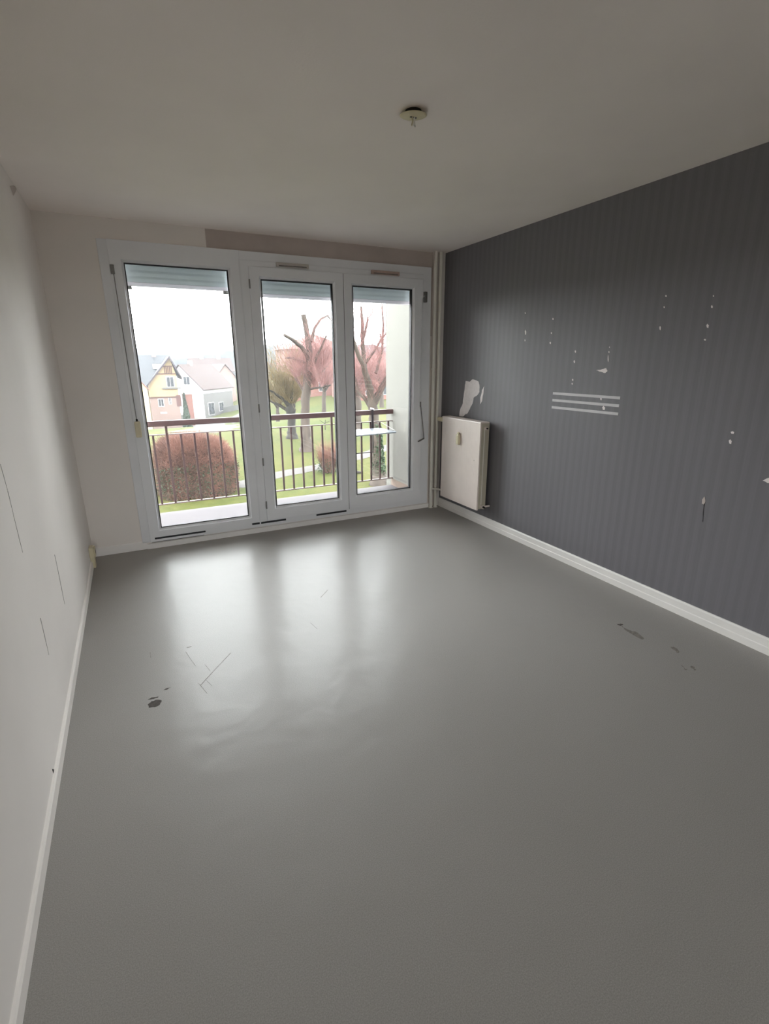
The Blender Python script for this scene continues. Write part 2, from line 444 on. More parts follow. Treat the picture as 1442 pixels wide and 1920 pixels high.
for a, b, w in [((14, 921), (42, 1036), 1.2), ((0, 870), (14, 921), 0.8), ((75, 1159), (91, 1228), 1.6), ((102, 1040), (121, 1133), 0.9)]:
    on_left('wall_crack', 'crack', [(a[0], a[1]), (a[0] + w * .6, a[1]), (b[0] + w * .3, b[1]), ((a[0] + b[0]) / 2 + w * .1, (a[1] + b[1]) / 2)])
on_left('wall_crack', 'hole', [(97.5, 1442), (101, 1443), (102.8, 1454), (101, 1455)])
# floor wear
on_floor('floor_gouge', 'gouge', [(277, 1321), (284, 1315), (296, 1312), (303, 1313), (300, 1321), (290, 1326), (279, 1327)], label='dark gouge through the vinyl')
on_floor('floor_gouge', 'gouge', [(277, 1312), (284, 1308), (297, 1306), (296, 1308), (284, 1311)])
on_floor('floor_gouge', 'gouge', [(307, 1294), (311, 1291), (320, 1289), (313, 1293)])
on_floor('floor_gouge', 'gouge', [(1157, 1171), (1163, 1169.5), (1169, 1171), (1164, 1173.5)], jag=0.35)
on_floor('floor_gouge', 'scuff', [(1164, 1173), (1172, 1178), (1182, 1182), (1195, 1186), (1208, 1197), (1203, 1199), (1192, 1193), (1178, 1185)], jag=0.4)
on_floor('floor_gouge', 'scuff', [(1257, 1213), (1263, 1213), (1274, 1222), (1269, 1224)], jag=0.4)
on_floor('floor_gouge', 'scuff', [(1277, 1248), (1281, 1249), (1289, 1256), (1284, 1257)], jag=0.4)
on_floor('floor_gouge', 'scuff', [(1295, 1249), (1299, 1249), (1306, 1256), (1301, 1257)], jag=0.4)
for a, b in [((432, 1224), (376, 1284)), ((384, 1246), (393, 1257)), ((387, 1276), (397, 1286)), ((372, 1281), (388, 1300)), ((348, 1222), (366, 1248)),
             ((350, 1214), (358, 1212)), ((281, 1223), (282, 1233)), ((614, 1106), (601, 1120)), ((582, 1168), (594, 1179))]:
    on_floor('floor_scratch', 'scuff', [(a[0], a[1]), (a[0] + 1.1, a[1] + .3), (b[0] + 1.1, b[1] + .3), (b[0], b[1])], n=2, jag=0.02)

# ------------------------------------------------------------------ window_1 (fixed light) and door_1 (pair of glazed doors)
YI = D - 0.022          # inner face of the frame
YS = D - 0.036          # inner face of the sashes
YG = D + 0.010          # the glass


def glazing(par, x0, x1, z0, z1, yi):
    MB().frame(x0, x1, z0, z1, yi + 0.020, YG + 0.012, 0.007, 0.007, 0.007, 0.007).build('gasket', 'gasket', par)
    box('glass_pane', 'glass', (x0 + 0.004, YG, z0 + 0.004), (x1 - 0.004, YG + 0.004, z1 - 0.004), par)


def bead(par, x0, x1, z0, z1, yi):
    """sloping glazing bead between sash face and glass"""
    o = [(x0 - 0.016, z0 - 0.016), (x1 + 0.016, z0 - 0.016), (x1 + 0.016, z1 + 0.016), (x0 - 0.016, z1 + 0.016)]
    i = [(x0, z0), (x1, z0), (x1, z1), (x0, z1)]
    vs = [(x, yi, z) for x, z in o] + [(x, yi + 0.022, z) for x, z in i]
    MB().add(vs, [(k, (k + 1) % 4, 4 + (k + 1) % 4, 4 + k) for k in range(4)]).build('glazing_bead', 'pvc', par)


win = empty('window_1', 'fixed white glazed light at the left of the window wall', kind='structure')
g1 = (0.525, 1.266, 0.168, 2.216)
MB().frame(0.43, 1.358, 0.055, 2.362, YI, D + 0.055, g1[0] - 0.016 - 0.43, 1.358 - g1[1] - 0.016, g1[2] - 0.016 - 0.055, 2.362 - g1[3] - 0.016).build('frame', 'pvc', win, 0.003)
bead(win, *g1, YI); glazing(win, *g1, YI)
box('cover_strip', 'pvc2', (0.367, D - 0.012, 0.055), (0.432, D, 2.362), win, 0.003)
box('drain_strip', 'gasket', (0.465, YI - 0.003, 0.079), (0.875, YI, 0.094), win, label='black strip along the frame foot')
box('drain_strip', 'gasket', (0.437, YI - 0.001, 0.054), (0.86, YI + 0.001, 0.0575), win)

dr = empty('door_1', 'pair of white glazed balcony doors', kind='structure')
MB().frame(1.358, 3.150, 0.055, 2.362, YI, D + 0.055, 0.066, 0.100, 0.050, 0.112).build('frame', 'pvc', dr, 0.003)
box('cover_strip', 'pvc2', (1.352, YI - 0.004, 0.06), (1.364, YI, 2.30), dr, 0.001)
box('cover_strip', 'pvc2', (1.364, YI - 0.004, 2.292), (3.06, YI, 2.300), dr, 0.001)
sashes = [(1.423, 2.240, (1.521, 2.146, 0.231, 2.164)), (2.243, 3.052, (2.334, 2.944, 0.240, 2.161))]
for k, (x0, x1, g) in enumerate(sashes):
    z0, z1 = 0.108, 2.252
    s = MB().frame(x0, x1, z0, z1, YS, D + 0.045, g[0] - 0.016 - x0, x1 - g[1] - 0.016, g[2] - 0.016 - z0, z1 - g[3] - 0.016).build('sash', 'pvc', dr, 0.003)
    bead(s, *g, YS); glazing(s, *g, YS)
box('seam_cover', 'gasket', (2.238, YS + 0.002, 0.11), (2.245, YS + 0.02, 2.25), dr, label='dark joint between the doors')
for z in (0.26, 0.66, 1.13, 2.12):
    MB().tube([(1.423, YS - 0.004, z - 0.035), (1.423, YS - 0.004, z + 0.035)], 0.006, 8).build('hinge', 'metal', dr)
for x0, x1 in ((1.283, 1.599), (1.901, 2.214)):
    box('drain_strip', 'gasket', (x0, YI - 0.003, 0.083), (x1, YI, 0.100), dr, label='black strip along the door foot')
for x0, x1, m, lb in ((1.653, 1.930, 'vent', 'beige slotted air vent'), (2.513, 2.798, 'ventp', 'yellowed pinkish air vent')):
    v = box('air_vent', m, (x0, YI - 0.020, 2.264), (x1, YI, 2.297), dr, 0.004, label=lb)
    box('vent_slot', 'scuff', (x0 + 0.02, YI - 0.0215, 2.268), (x1 - 0.02, YI - 0.0195, 2.275), v)
    box('vent_flap', m, (x0 + 0.015, YI - 0.026, 2.280), (x1 - 0.015, YI - 0.019, 2.292), v, 0.002)

# shutter strap with cream cord weight (left) and crank (right)
st = empty('shutter_pull', 'thin shutter pull cord with cream weight on the left window frame', 'cord', loc=(0.457, YI, 0.945))


def child_world(o, par):
    o.parent = par; o.matrix_parent_inverse = Matrix.Translation(par.location).inverted(); return o


child_world(MB().tube([(0.449, YI - 0.006, 2.15), (0.455, YI - 0.006, 1.5), (0.459, YI - 0.006, 1.06)], 0.0032, 6).build('cord', 'metal'), st)
child_world(MB().box((0.432, YI - 0.016, 2.130), (0.458, YI, 2.192)).build('cord_guide', 'metal', bevel=0.004), st)
child_world(MB().box((0.438, YI - 0.030, 0.945), (0.482, YI, 1.070)).build('cord_weight', 'cream', bevel=0.008), st)
child_world(MB().tube([(0.460, YI - 0.010, 1.065), (0.460, YI - 0.010, 1.088)], 0.007, 8).build('cord_end', 'hole'), st)
ck = empty('shutter_crank', 'hanging shutter crank with grey handle on the right door frame', 'crank', loc=(3.07, YI, 0.72))
yk = YI - 0.022
cr = [tuple(at(x, y, yk)) for x, y in ((791, 560), (788.5, 757), (792.5, 793), (795, 822), (784, 828))]
child_world(MB().tube([(3.078, YI, 2.12), (3.078, yk, 2.12), cr[0], cr[1]], 0.005, 8).build('rod', 'pvc2'), ck)
child_world(MB().box((3.062, YI - 0.030, 2.05), (3.092, YI, 2.145)).build('crank_bracket', 'metal', bevel=0.005), ck)
child_world(MB().tube([cr[1] - np.array([0, 0, .03]), cr[1] + np.array([0, 0, .02])], [0.007, 0.007], 10).build('crank_joint', 'metal'), ck)
child_world(MB().tube([cr[1], cr[2], cr[3]], 0.005, 8).build('crank_arm', 'metal'), ck)
child_world(MB().tube([cr[3], cr[4]], 0.008, 8).build('crank_grip', 'metal'), ck)


# roller shutters, outside the glass
def shutter(x0, x1, zb, label):
    r = empty('roller_shutter', label, 'shutter', 'rolled up shutters outside the glass', loc=((x0 + x1) / 2, 4.56, zb))
    z = zb + 0.034
    child_world(MB().box((x0, 4.548, zb), (x1, 4.564, zb + 0.030)).build('end_slat', 'endslat', bevel=0.003), r)
    while z < OZ1 - 0.009:
        t = min(z + 0.042, OZ1 - 0.004)
        child_world(MB().prism([(4.5500, z - 0.004), (4.5600, z - 0.004), (4.5600, t), (4.5525, t), (4.5510, t - 0.003), (4.5490, (z + t) / 2)], 0, x0, x1).build('slat', 'shutter'), r)
        z += 0.0425
    for x in (x0 + 0.055, x1 - 0.055):
        child_world(MB().box((x - 0.030, 4.540, zb - 0.022), (x + 0.030, 4.566, zb)).build('stop', 'metal', bevel=0.002), r)
    return r


zs = float(at(330, 541, 4.55)[2]); shutter(0.475, 1.318, zs, 'pale grey roller shutter lowered a little behind the left fixed window')
zs2 = float(at(600, 563, 4.55)[2]); shutter(1.40, 3.085, zs2, 'pale grey roller shutter lowered a little behind the pair of balcony doors')

# ------------------------------------------------------------------ heating
YP = 4.408
PX = (float(at(814.2, 640, YP)[0]), float(at(823.4, 640, YP)[0]))
pipes = []
for k, (x, lb) in enumerate(((PX[0], 'cream vertical heating pipe nearest the window'), (PX[1], 'cream vertical heating pipe in the corner by the grey wall'))):
    p = empty('heating_pipe', lb, 'pipe', 'pair of heating risers', loc=(x, YP, 0))
    child_world(MB().tube([(x, YP, 0.0), (x, YP, H)], 0.0172, 16).build('pipe', 'pipe'), p)
    child_world(MB().tube([(x, YP, 1.425), (x, YP, 1.450)], 0.0210, 16).build('clamp', 'pipe'), p)
    child_world(MB().box((x - 0.006, YP, 1.430), (x + 0.006, D, 1.445)).build('clamp_bracket', 'pipe'), p)
    child_world(MB().lathe([(0.026, 0), (0.026, 0.004), (0.021, 0.008)], (x, YP, 0), 16).build('floor_collar', 'pipe'), p)
    pipes.append(p)

XR, Y0, Y1, Z0, Z1 = W - 0.13, 3.60, 4.228, 0.178, 0.994
rad = empty('radiator', 'cream ribbed panel radiator below the torn wallpaper patch', 'radiator', loc=(W, 3.9, Z0))


def fluted(x, sgn, n, depth):
    """a panel with shallow vertical flutes"""
    ys = np.linspace(Y0 + 0.004, Y1 - 0.004, n * 4 + 1)
    out = [(x + sgn * (depth if i % 4 in (1, 2) else 0.0), y) for i, y in enumerate(ys)]
    poly = out + [(x + sgn * 0.016, Y1 - 0.004), (x + sgn * 0.016, Y0 + 0.004)]
    return MB().prism(poly, 2, Z0, Z1 - 0.012)


child_world(fluted(XR, 1, 34, 0.0008).build('front_panel', 'rad'), rad)
child_world(MB().box((W - 0.052, Y0 + 0.006, Z0), (W - 0.036, Y1 - 0.006, Z1 - 0.014)).build('back_panel', 'radside', bevel=0.004), rad)
mb = MB()
for y in np.linspace(Y0 + 0.03, Y1 - 0.03, 26):
    mb.box((XR + 0.016, y - 0.001, Z0 + 0.02), (W - 0.05, y + 0.001, Z1 - 0.03))
child_world(mb.build('convector_fin', 'radside', kind='stuff'), rad)
child_world(MB().prism([(XR - 0.004, Z1 - 0.014), (XR - 0.002, Z1 - 0.004), (XR + 0.008, Z1), (W - 0.04, Z1), (W - 0.034, Z1 - 0.006), (W - 0.034, Z1 - 0.014)], 1, Y0, Y1).build('top_cover', 'rad', bevel=0.002), rad)
for y in (Y0, Y1 - 0.005):
    child_world(MB().box((XR + 0.014, y, Z0 + 0.01), (W - 0.034, y + 0.005, Z1 - 0.012)).build('side_cover', 'radside', bevel=0.001), rad)
child_world(MB().box((XR + 0.040, Y0 - 0.003, Z0 + 0.03), (XR + 0.048, Y0 + 0.001, Z1 - 0.05)).build('side_groove', 'pipe'), rad)
hm = MB().box((XR - 0.026, 3.905, 0.752), (XR + 0.001, 3.945, 0.850)).build('heat_meter', 'cream', bevel=0.006, label='small cream heat meter'); child_world(hm, rad)
cap = MB().box((XR - 0.020, 3.913, 0.850), (XR - 0.004, 3.937, 0.868)).build('meter_cap', 'cream', hm, bevel=0.004)
child_world(MB().tube([(XR - 0.003, 3.675, 0.640), (XR + 0.002, 3.675, 0.640)], 0.004, 8).build('dent', 'crack'), rad)
mb = MB().tube([(XR + 0.05, Y0 + 0.002, Z1 - 0.055), (XR + 0.05, Y0 - 0.024, Z1 - 0.055)], 0.014, 12)
bv = child_world(mb.build('bleed_plug', 'rad'), rad)
MB().tube([(XR + 0.05, Y0 - 0.024, Z1 - 0.055), (XR + 0.05, Y0 - 0.034, Z1 - 0.055)], 0.008, 8).build('bleed_screw', 'hole', bv)
mb = MB().tube([(XR + 0.05, Y0 + 0.002, Z0 + 0.035), (XR + 0.05, Y0 - 0.030, Z0 + 0.035)], 0.017, 12)
bv = child_world(mb.build('valve_body', 'rad'), rad)
MB().tube([(XR + 0.05, Y0 - 0.030, Z0 + 0.035), (XR + 0.05, Y0 - 0.046, Z0 + 0.035)], 0.010, 8).build('valve_screw', 'hole', bv)
MB().tube([(XR + 0.054, Y0 - 0.018, Z0 + 0.035), (W - 0.002, Y0 - 0.018, Z0 + 0.035)], 0.009, 8).build('valve_stub', 'rad', bv)
# connections to the two risers
mb = MB().tube([(PX[1], YP - 0.016, 0.945), (PX[1], YP - 0.07, 0.945), (3.248, Y1 + 0.02, 0.945), (3.248, Y1, 0.945)], 0.010, 10)
child_world(mb.build('flow_pipe', 'pipe'), rad)
child_world(MB().tube([(PX[1], 4.375, 0.948), (3.246, 4.270, 0.948)], [0.021, 0.024], 14).build('valve_knob', 'cream'), rad)
mb = MB().tube([(PX[0], YP - 0.016, 0.218), (PX[0], YP - 0.045, 0.218), (3.225, YP - 0.07, 0.218), (3.238, Y1 + 0.02, 0.215), (3.238, Y1, 0.215)], 0.009, 10)
child_world(mb.build('return_pipe', 'pipe'), rad)

# ------------------------------------------------------------------ small things in the room
so = empty('wall_socket', 'cream surface socket low on the left wall by the corner', 'socket', loc=(0, 4.20, 0.08))
child_world(MB().box((0, 4.160, 0.086), (0.032, 4.240, 0.168)).build('back_box', 'cream', bevel=0.005), so)
child_world(MB().box((0.031, 4.164, 0.090), (0.041, 4.236, 0.164)).build('face_plate', 'cream', bevel=0.007), so)
child_world(MB().tube([(0.0405, 4.200, 0.127), (0.0416, 4.200, 0.127)], 0.019, 16).build('socket_well', 'scuff'), so)
child_world(MB().box((0, 4.170, 0.0), (0.030, 4.230, 0.088)).build('cable_cover', 'cream', bevel=0.006), so)

pc = at(775, 208, H, 2)
rose = empty('ceiling_plate', 'round cream outlet cover with bare wires hanging from the ceiling', 'light fitting', loc=(pc[0], pc[1], H))
tilt = Matrix.Rotation(0.10, 3, 'X') @ Matrix.Rotation(-0.05, 3, 'Y')


def tilted(m):
    c = Vector((pc[0], pc[1], H - 0.012)); m.v = [tuple(tilt @ (Vector(v) - c) + c) for v in m.v]; return m


child_world(tilted(MB().lathe([(0.020, 0.002), (0.050, 0.0), (0.056, -0.002), (0.056, -0.005), (0.050, -0.008), (0.012, -0.009)], (pc[0], pc[1], H - 0.012), 32)).build('cover', 'disc'), rose)
child_world(MB().lathe([(0.034, 0.0), (0.034, -0.012)], (pc[0], pc[1], H), 20).build('box_rim', 'hole'), rose)
child_world(MB().tube([(pc[0] - .014, pc[1], H - 0.022), (pc[0] + .014, pc[1], H - 0.022)], 0.004, 8).build('hook_bar', 'metal'), rose)
tipA = at(778, 232, pc[1])
child_world(MB().tube([(pc[0] + .004, pc[1], H - 0.014), (pc[0] + .005, pc[1], H - 0.05), tuple(tipA)], [0.0045, 0.0045, 0.003], 8).build('wire', 'pipe'), rose)
child_world(MB().tube([(pc[0] - .006, pc[1], H - 0.014), (pc[0] - .004, pc[1] - .004, H - 0.035), (pc[0] - .010, pc[1] - .006, H - 0.055)], 0.0032, 8).build('wire', 'cream'), rose)
child_world(MB().tube([tuple(tipA), (tipA[0] + .001, tipA[1], tipA[2] - .012)], 0.0014, 6).build('wire_end', 'metal'), rose)

for z, lb in ((1.276, 'topmost of three white adhesive strips on the grey wall'), (1.2255, 'middle of three white adhesive strips on the grey wall'), (1.1725, 'lowest of three white adhesive strips on the grey wall')):
    o = box('adhesive_strip', 'tape', (W - 0.002, 2.304, z - 0.0105), (W, 2.902, z + 0.0075))
    tag(o, lb, 'adhesive strip', 'white adhesive strips on the grey wall')

# ------------------------------------------------------------------ balcony
XB = 3.29
box('balcony_floor', 'balc', (-0.7, D + 0.02, -0.22), (XB + 0.2, 5.54, 0.0), kind='structure', label='pale balcony slab outside the window')
wb = box('wall_balcony', 'render', (XB, D + 0.25, -0.22), (XB + 0.2, 5.68, H + 0.3), kind='structure', label='cream rendered side wall of the balcony')
box('plinth', 'plinth', (XB - 0.004, D + 0.25, 0.0), (XB, 5.54, 0.085), wb, label='tan painted foot of the side wall')
box('wall_balcony_left', 'render', (-0.9, D + 0.25, -0.22), (-0.7, 5.68, H + 0.3), kind='structure', label='cream side wall at the far end of the balcony')
YR = 5.51
rl = empty('balcony_railing', 'brown metal balcony railing with a flat handrail', 'railing', loc=(1.3, YR, 0))
child_world(MB().box((-0.7, YR - 0.024, 0.902), (XB, YR + 0.024, 0.957)).build('handrail', 'rail', bevel=0.004), rl)
child_world(MB().box((-0.7, YR - 0.010, 0.812), (XB, YR + 0.010, 0.822)).build('upper_rail', 'railt'), rl)
child_world(MB().box((-0.7, YR - 0.014, 0.092), (XB, YR + 0.014, 0.104)).build('lower_rail', 'railt'), rl)
bars = [0.588, 0.718, 0.848, 0.978, 1.108, 1.236, 1.370]
bars += list(np.linspace(1.370, 1.886, 5)[1:-1]) + [1.886, 2.003, 2.124, 2.250, 2.373, 2.492] + list(np.linspace(2.492, 2.868, 4)[1:-1]) + [2.868, 2.993, 3.114, 3.232]
bars += [0.588 - 0.13 * k for k in range(1, 10)]
posts = {0.718, 2.492}
proto = proto_p = None
for x in sorted(bars):
    hi = 0.905 if (x in posts or abs(x + 0.712 + 0.0) < 0.03) else 0.814
    if hi > 0.85:
        if proto_p is None:
            proto_p = MB().box((-0.011, -0.011, 0.100), (0.011, 0.011, 0.904)).build('post', 'rail'); o = proto_p
        else:
            o = proto_p.copy(); COL.objects.link(o)
    else:
        if proto is None:
            proto = MB().box((-0.010, -0.008, 0.100), (0.010, 0.008, 0.814)).build('baluster', 'rail'); o = proto
        else:
            o = proto.copy(); COL.objects.link(o)
    o.location = (x, YR, 0); child_world(o, rl)

tb = empty('balcony_table', 'pale blue hanging shelf table hooked onto the brown balcony railing', 'table', loc=(2.85, 5.3, 0.72))
ZT = 0.745
a0, a1 = at(664, 817, ZT, 2), at(743, 809.5, ZT, 2)
yb = YR - 0.035
child_world(MB().prism([(a0[0] - 0.06, a0[1]), (a1[0], a1[1]), (a1[0] + 0.02, a1[1] + 0.03), (3.10, yb), (2.66, yb)], 2, ZT - 0.014, ZT).build('table_top', 'table', bevel=0.003), tb)
for x, hook in ((3.005, True), (2.66, False)):
    mb = MB().box((x - 0.014, YR - 0.036, ZT - 0.01), (x + 0.014, YR - 0.028, 0.965)).box((x - 0.014, YR - 0.036, 0.958), (x + 0.014, YR + 0.034, 0.966)).box((x - 0.014, YR + 0.026, 0.90), (x + 0.014, YR + 0.034, 0.966))
    hk = child_world(mb.build('hook', 'barge'), tb)
    MB().tube([(x - 0.03, YR - 0.045, 0.985), (x + 0.02, YR - 0.03, 0.970)], 0.007, 8).build('hook_knob', 'pvc', hk)
child_world(MB().tube([(3.06, yb, 0.815), (3.105, yb - .01, 0.815), (3.12, a1[1] + .05, ZT + 0.005)], 0.0022, 6).build('side_wire', 'metal'), tb)
child_world(MB().tube([(3.005, YR - 0.034, ZT - 0.01), (3.005, YR - 0.034, 0.45), (3.005, YR - 0.016, 0.45)], 0.006, 6).build('brace', 'barge'), tb)
child_world(MB().tube([(2.60, YR - 0.018, 0.452), (3.01, YR - 0.018, 0.452)], 0.006, 6).build('lower_bar', 'barge'), tb)


# ------------------------------------------------------------------ grounds
def sst(a, b, x):
    t = min(1, max(0, (x - a) / (b - a))); return t * t * (3 - 2 * t)


def gz(x, y):
    return -4.0 - 4.6 * sst(44, 86, y) * (1 - sst(14, 30, x)) + 0.10 * math.sin(x * .31) * math.sin(y * .23)


def ground_at(px, py):
    lo, hi = 8.0, 400.0
    for _ in range(60):
        m = (lo + hi) / 2; p = at(px, py, m)
        if p[2] > gz(p[0], p[1]): lo = m
        else: hi = m
    p = at(px, py, lo); return (p[0], p[1], gz(p[0], p[1]))


xs = list(np.linspace(-60, 100, 81)); ys = list(np.linspace(6.5, 150, 73)) + [180, 220, 280, 360]
vs = [(x, y, gz(x, y)) for y in ys for x in xs]; nx = len(xs)
fs = [(j * nx + i, j * nx + i + 1, (j + 1) * nx + i + 1, (j + 1) * nx + i) for j in range(len(ys) - 1) for i in range(nx - 1)]
MB().add(vs, fs, True).build('garden_lawn', 'lawn', kind='structure', label='green and yellowish winter lawn below the balcony')


def strip(name, m, pts, width, lift=0.04, label=None, kind='structure'):
    P = []
    for a, b in zip(pts[:-1], pts[1:]):
        for k in range(8): P.append((a[0] + (b[0] - a[0]) * k / 8, a[1] + (b[1] - a[1]) * k / 8))
    P.append(pts[-1][:2]); vs, fs = [], []
    for i, p in enumerate(P):
        q, r = P[max(0, i - 1)], P[min(len(P) - 1, i + 1)]; L = math.hypot(r[0] - q[0], r[1] - q[1]) + 1e-9
        n = (-(r[1] - q[1]) / L, (r[0] - q[0]) / L); w = width * (1 + 0.06 * math.sin(i * 1.7))
        for s in (-0.5, -0.17, 0.17, 0.5):
            x, y = p[0] + n[0] * w * s, p[1] + n[1] * w * s; vs.append((x, y, gz(x, y) + lift - 0.03 * (abs(s) > .4)))
    fs = [(4 * i + k, 4 * i + k + 1, 4 * i + k + 5, 4 * i + k + 4) for i in range(len(P) - 1) for k in range(3)]
    return MB().add(vs, fs, True).build(name, m, kind=kind, label=label)


pp = [ground_at(x, y)[:2] for x, y in ((452, 909), (517, 891), (603, 875), (680, 855), (722, 840))]
strip('garden_path', 'path', [tuple(ground_at(372, 905)[:2])] + pp + [(24, 36)], 1.25, label='pale gravel path across the lawn')
strip('street', 'road', [(-30, 43), (-6, 49), tuple(ground_at(345, 799)[:2]), tuple(ground_at(452, 782)[:2]), (40, 112)], 6.5, label='grey wet street before the houses')
strip('street_verge', 'verge', [tuple(ground_at(352, 812)[:2]), tuple(ground_at(402, 803)[:2]), tuple(ground_at(465, 795)[:2])], 5.0, label='brown grass bank beside the street')

# ------------------------------------------------------------------ plants


def shoots(org, dirs, length, r0, bend=0.15, n=3, seg=3):
    """thin curved shoots as one mesh (numpy arrays in, MB out)"""
    org = np.asarray(org, float); dirs = np.asarray(dirs, float); N = len(org)
    dirs /= np.linalg.norm(dirs, axis=1)[:, None] + 1e-9
    L = np.asarray(length, float).reshape(-1, 1) * np.ones((N, 1))
    bd = rng.normal(0, bend, (N, 3)); bd[:, 2] += bend * 0.6
    a = np.cross(dirs, rng.normal(0, 1, (N, 3))); a /= np.linalg.norm(a, axis=1)[:, None] + 1e-9; b = np.cross(dirs, a)
    V = []
    for k in range(seg + 1):
        t = k / seg; c = org + dirs * L * t + bd * L * t * t
        r = 0.8 * r0 * (1 - 0.6 * t)
        for j in range(n):
            q = 2 * math.pi * j / n; V.append(c + r * (math.cos(q) * a + math.sin(q) * b))
    V = np.stack(V, 1)                                   # N, (seg+1)*n, 3
    base = []
    for k in range(seg):
        for j in range(n):
            m = (j + 1) % n; base.append((k * n + j, k * n + m, (k + 1) * n + m, (k + 1) * n + j))
    base = np.array(base); F = (np.arange(N)[:, None, None] * ((seg + 1) * n) + base[None]).reshape(-1, 4)
    me = bpy.data.meshes.new('twigs')
    me.from_pydata(V.reshape(-1, 3).tolist(), [], F.tolist()); me.update()
    return me


def twig_part(par, name, me, m):
    me.name = name; me.materials.append(M[m]); o = bpy.data.objects.new(name, me); COL.objects.link(o)
    o['kind'] = 'stuff'
    return child_world(o, par) if par is not None else o


def leaf_cards(P, size, tilt=0.8):
    """small leaf shaped quads"""
    N = len(P); d = rng.normal(0, 1, (N, 3)); d /= np.linalg.norm(d, axis=1)[:, None]
    a = np.cross(d, rng.normal(0, 1, (N, 3))); a /= np.linalg.norm(a, axis=1)[:, None]
    s = size * rng.uniform(.6, 1.3, (N, 1)); P = np.asarray(P)
    V = np.stack([P - d * s, P + a * s * .45, P + d * s, P - a * s * .45], 1).reshape(-1, 3)
    me = bpy.data.meshes.new('leaves'); me.from_pydata(V.tolist(), [], np.arange(4 * N).reshape(-1, 4).tolist()); me.update(); return me


def limb(pix, Y, radii, dy=0.0):
    """a branch through photo pixels at depth Y, drifting dy metres in depth along its length"""
    n = len(pix); return [tuple(at(x, y, Y + dy * i / max(1, n - 1))) for i, (x, y) in enumerate(pix)], radii


def wobbly(pts, radii, name, m, par, n=8):
    P, R = [], []
    for i in range(len(pts) - 1):
        a, b = np.array(pts[i]), np.array(pts[i + 1])
        for k in range(4):
            t = k / 4; j = rng.normal(0, 1, 3) * 0.07 * radii[i]
            P.append(a + (b - a) * t + (j if k else 0)); R.append((radii[i] * (1 - t) + radii[i + 1] * t) * (1 + 0.04 * rng.normal()))
    P.append(np.array(pts[-1])); R.append(radii[-1])
    return child_world(MB().tube(P, R, n).build(name, m), par)


def tree(label, base_px, Y, trunk, limbs, twig, bark, fan, twigs_per, tl, r0, group='pollarded trees in the garden', up=0.7):
    b = at(base_px[0], base_px[1], Y); b[2] = gz(b[0], b[1])
    t = empty('bare_tree', label, 'tree', group, loc=tuple(b))
    pts = [tuple(b - np.array([0, 0, .15]))] + [tuple(at(x, y, Y)) for x, y, _ in trunk]
    rr = [trunk[0][2] * 1.7] + [r for _, _, r in trunk]
    pts.insert(1, tuple(b + np.array([0, 0, .35]))); rr.insert(1, trunk[0][2] * 1.25)
    wobbly(pts, rr, 'trunk', bark, t, 10)
    org, dr = [], []
    for pix, radii, dy, *bare in limbs:
        P, R = limb(pix, Y, radii, dy); wobbly(P, R, 'branch', bark, t, 7)
        for i in range(len(P) - 1):
            for _ in range(int(twigs_per * (bare[0] if bare else 1))):
                q = rng.uniform(0.15, 1) if i == 0 else rng.uniform(0, 1)
                o = np.array(P[i]) * (1 - q) + np.array(P[i + 1]) * q; org.append(o)
                d = rng.normal(0, 1, 3) * 0.55; d[2] = abs(d[2]) * .4 + up; dr.append(d)
    for x, y, n, sp in fan:                               # knobs that throw out a fan of shoots
        c = at(x, y, Y)
        for _ in range(n):
            d = rng.normal(0, 1, 3) * sp; d[2] = abs(d[2]) * .6 + up
            org.append(c + rng.normal(0, .12, 3)); dr.append(d)
    ln = rng.uniform(tl[0], tl[1], len(org))
    twig_part(t, 'twigs', shoots(org, dr, ln, r0), twig)
    # finer side shoots
    org = np.array(org); dr = np.array(dr, float); dr /= np.linalg.norm(dr, axis=1)[:, None]
    k = rng.integers(0, len(org), len(org) * 2); q = rng.uniform(.3, .95, (len(k), 1))
    o2 = org[k] + dr[k] * ln[k][:, None] * q
    d2 = dr[k] + rng.normal(0, .6, (len(k), 3))
    twig_part(t, 'fine_twigs', shoots(o2, d2, rng.uniform(tl[0] * .25, tl[1] * .45, len(k)), r0 * .6, seg=2), twig)
    return t


# the pollard with olive shoots, left in the middle pane
YA = ground_at(548, 822)[1]
tree('short pollarded tree with olive shoots fanning from a thick head', (548, 822), YA,
     [(547, 800, 0.30), (546, 784, 0.30), (545, 768, 0.40), (546, 756, 0.30)],
     [([(545, 765), (530, 748), (512, 735), (496, 728)], [.17, .12, .08, .04], -1.0), ([(545, 765), (538, 738), (528, 715)], [.16, .10, .04], .8),
      ([(546, 755), (549, 730), (552, 708)], [.16, .10, .04], -.5), ([(546, 762), (560, 742), (572, 722)], [.16, .10, .04], 1.0), ([(544, 772), (524, 759), (503, 750)], [.16, .12, .06], 1.2)],
     'twigo', 'barkdark', [(545, 757, 80, .6), (520, 742, 40, .5), (558, 742, 40, .5)], 22, (1.4, 3.6), 0.022)
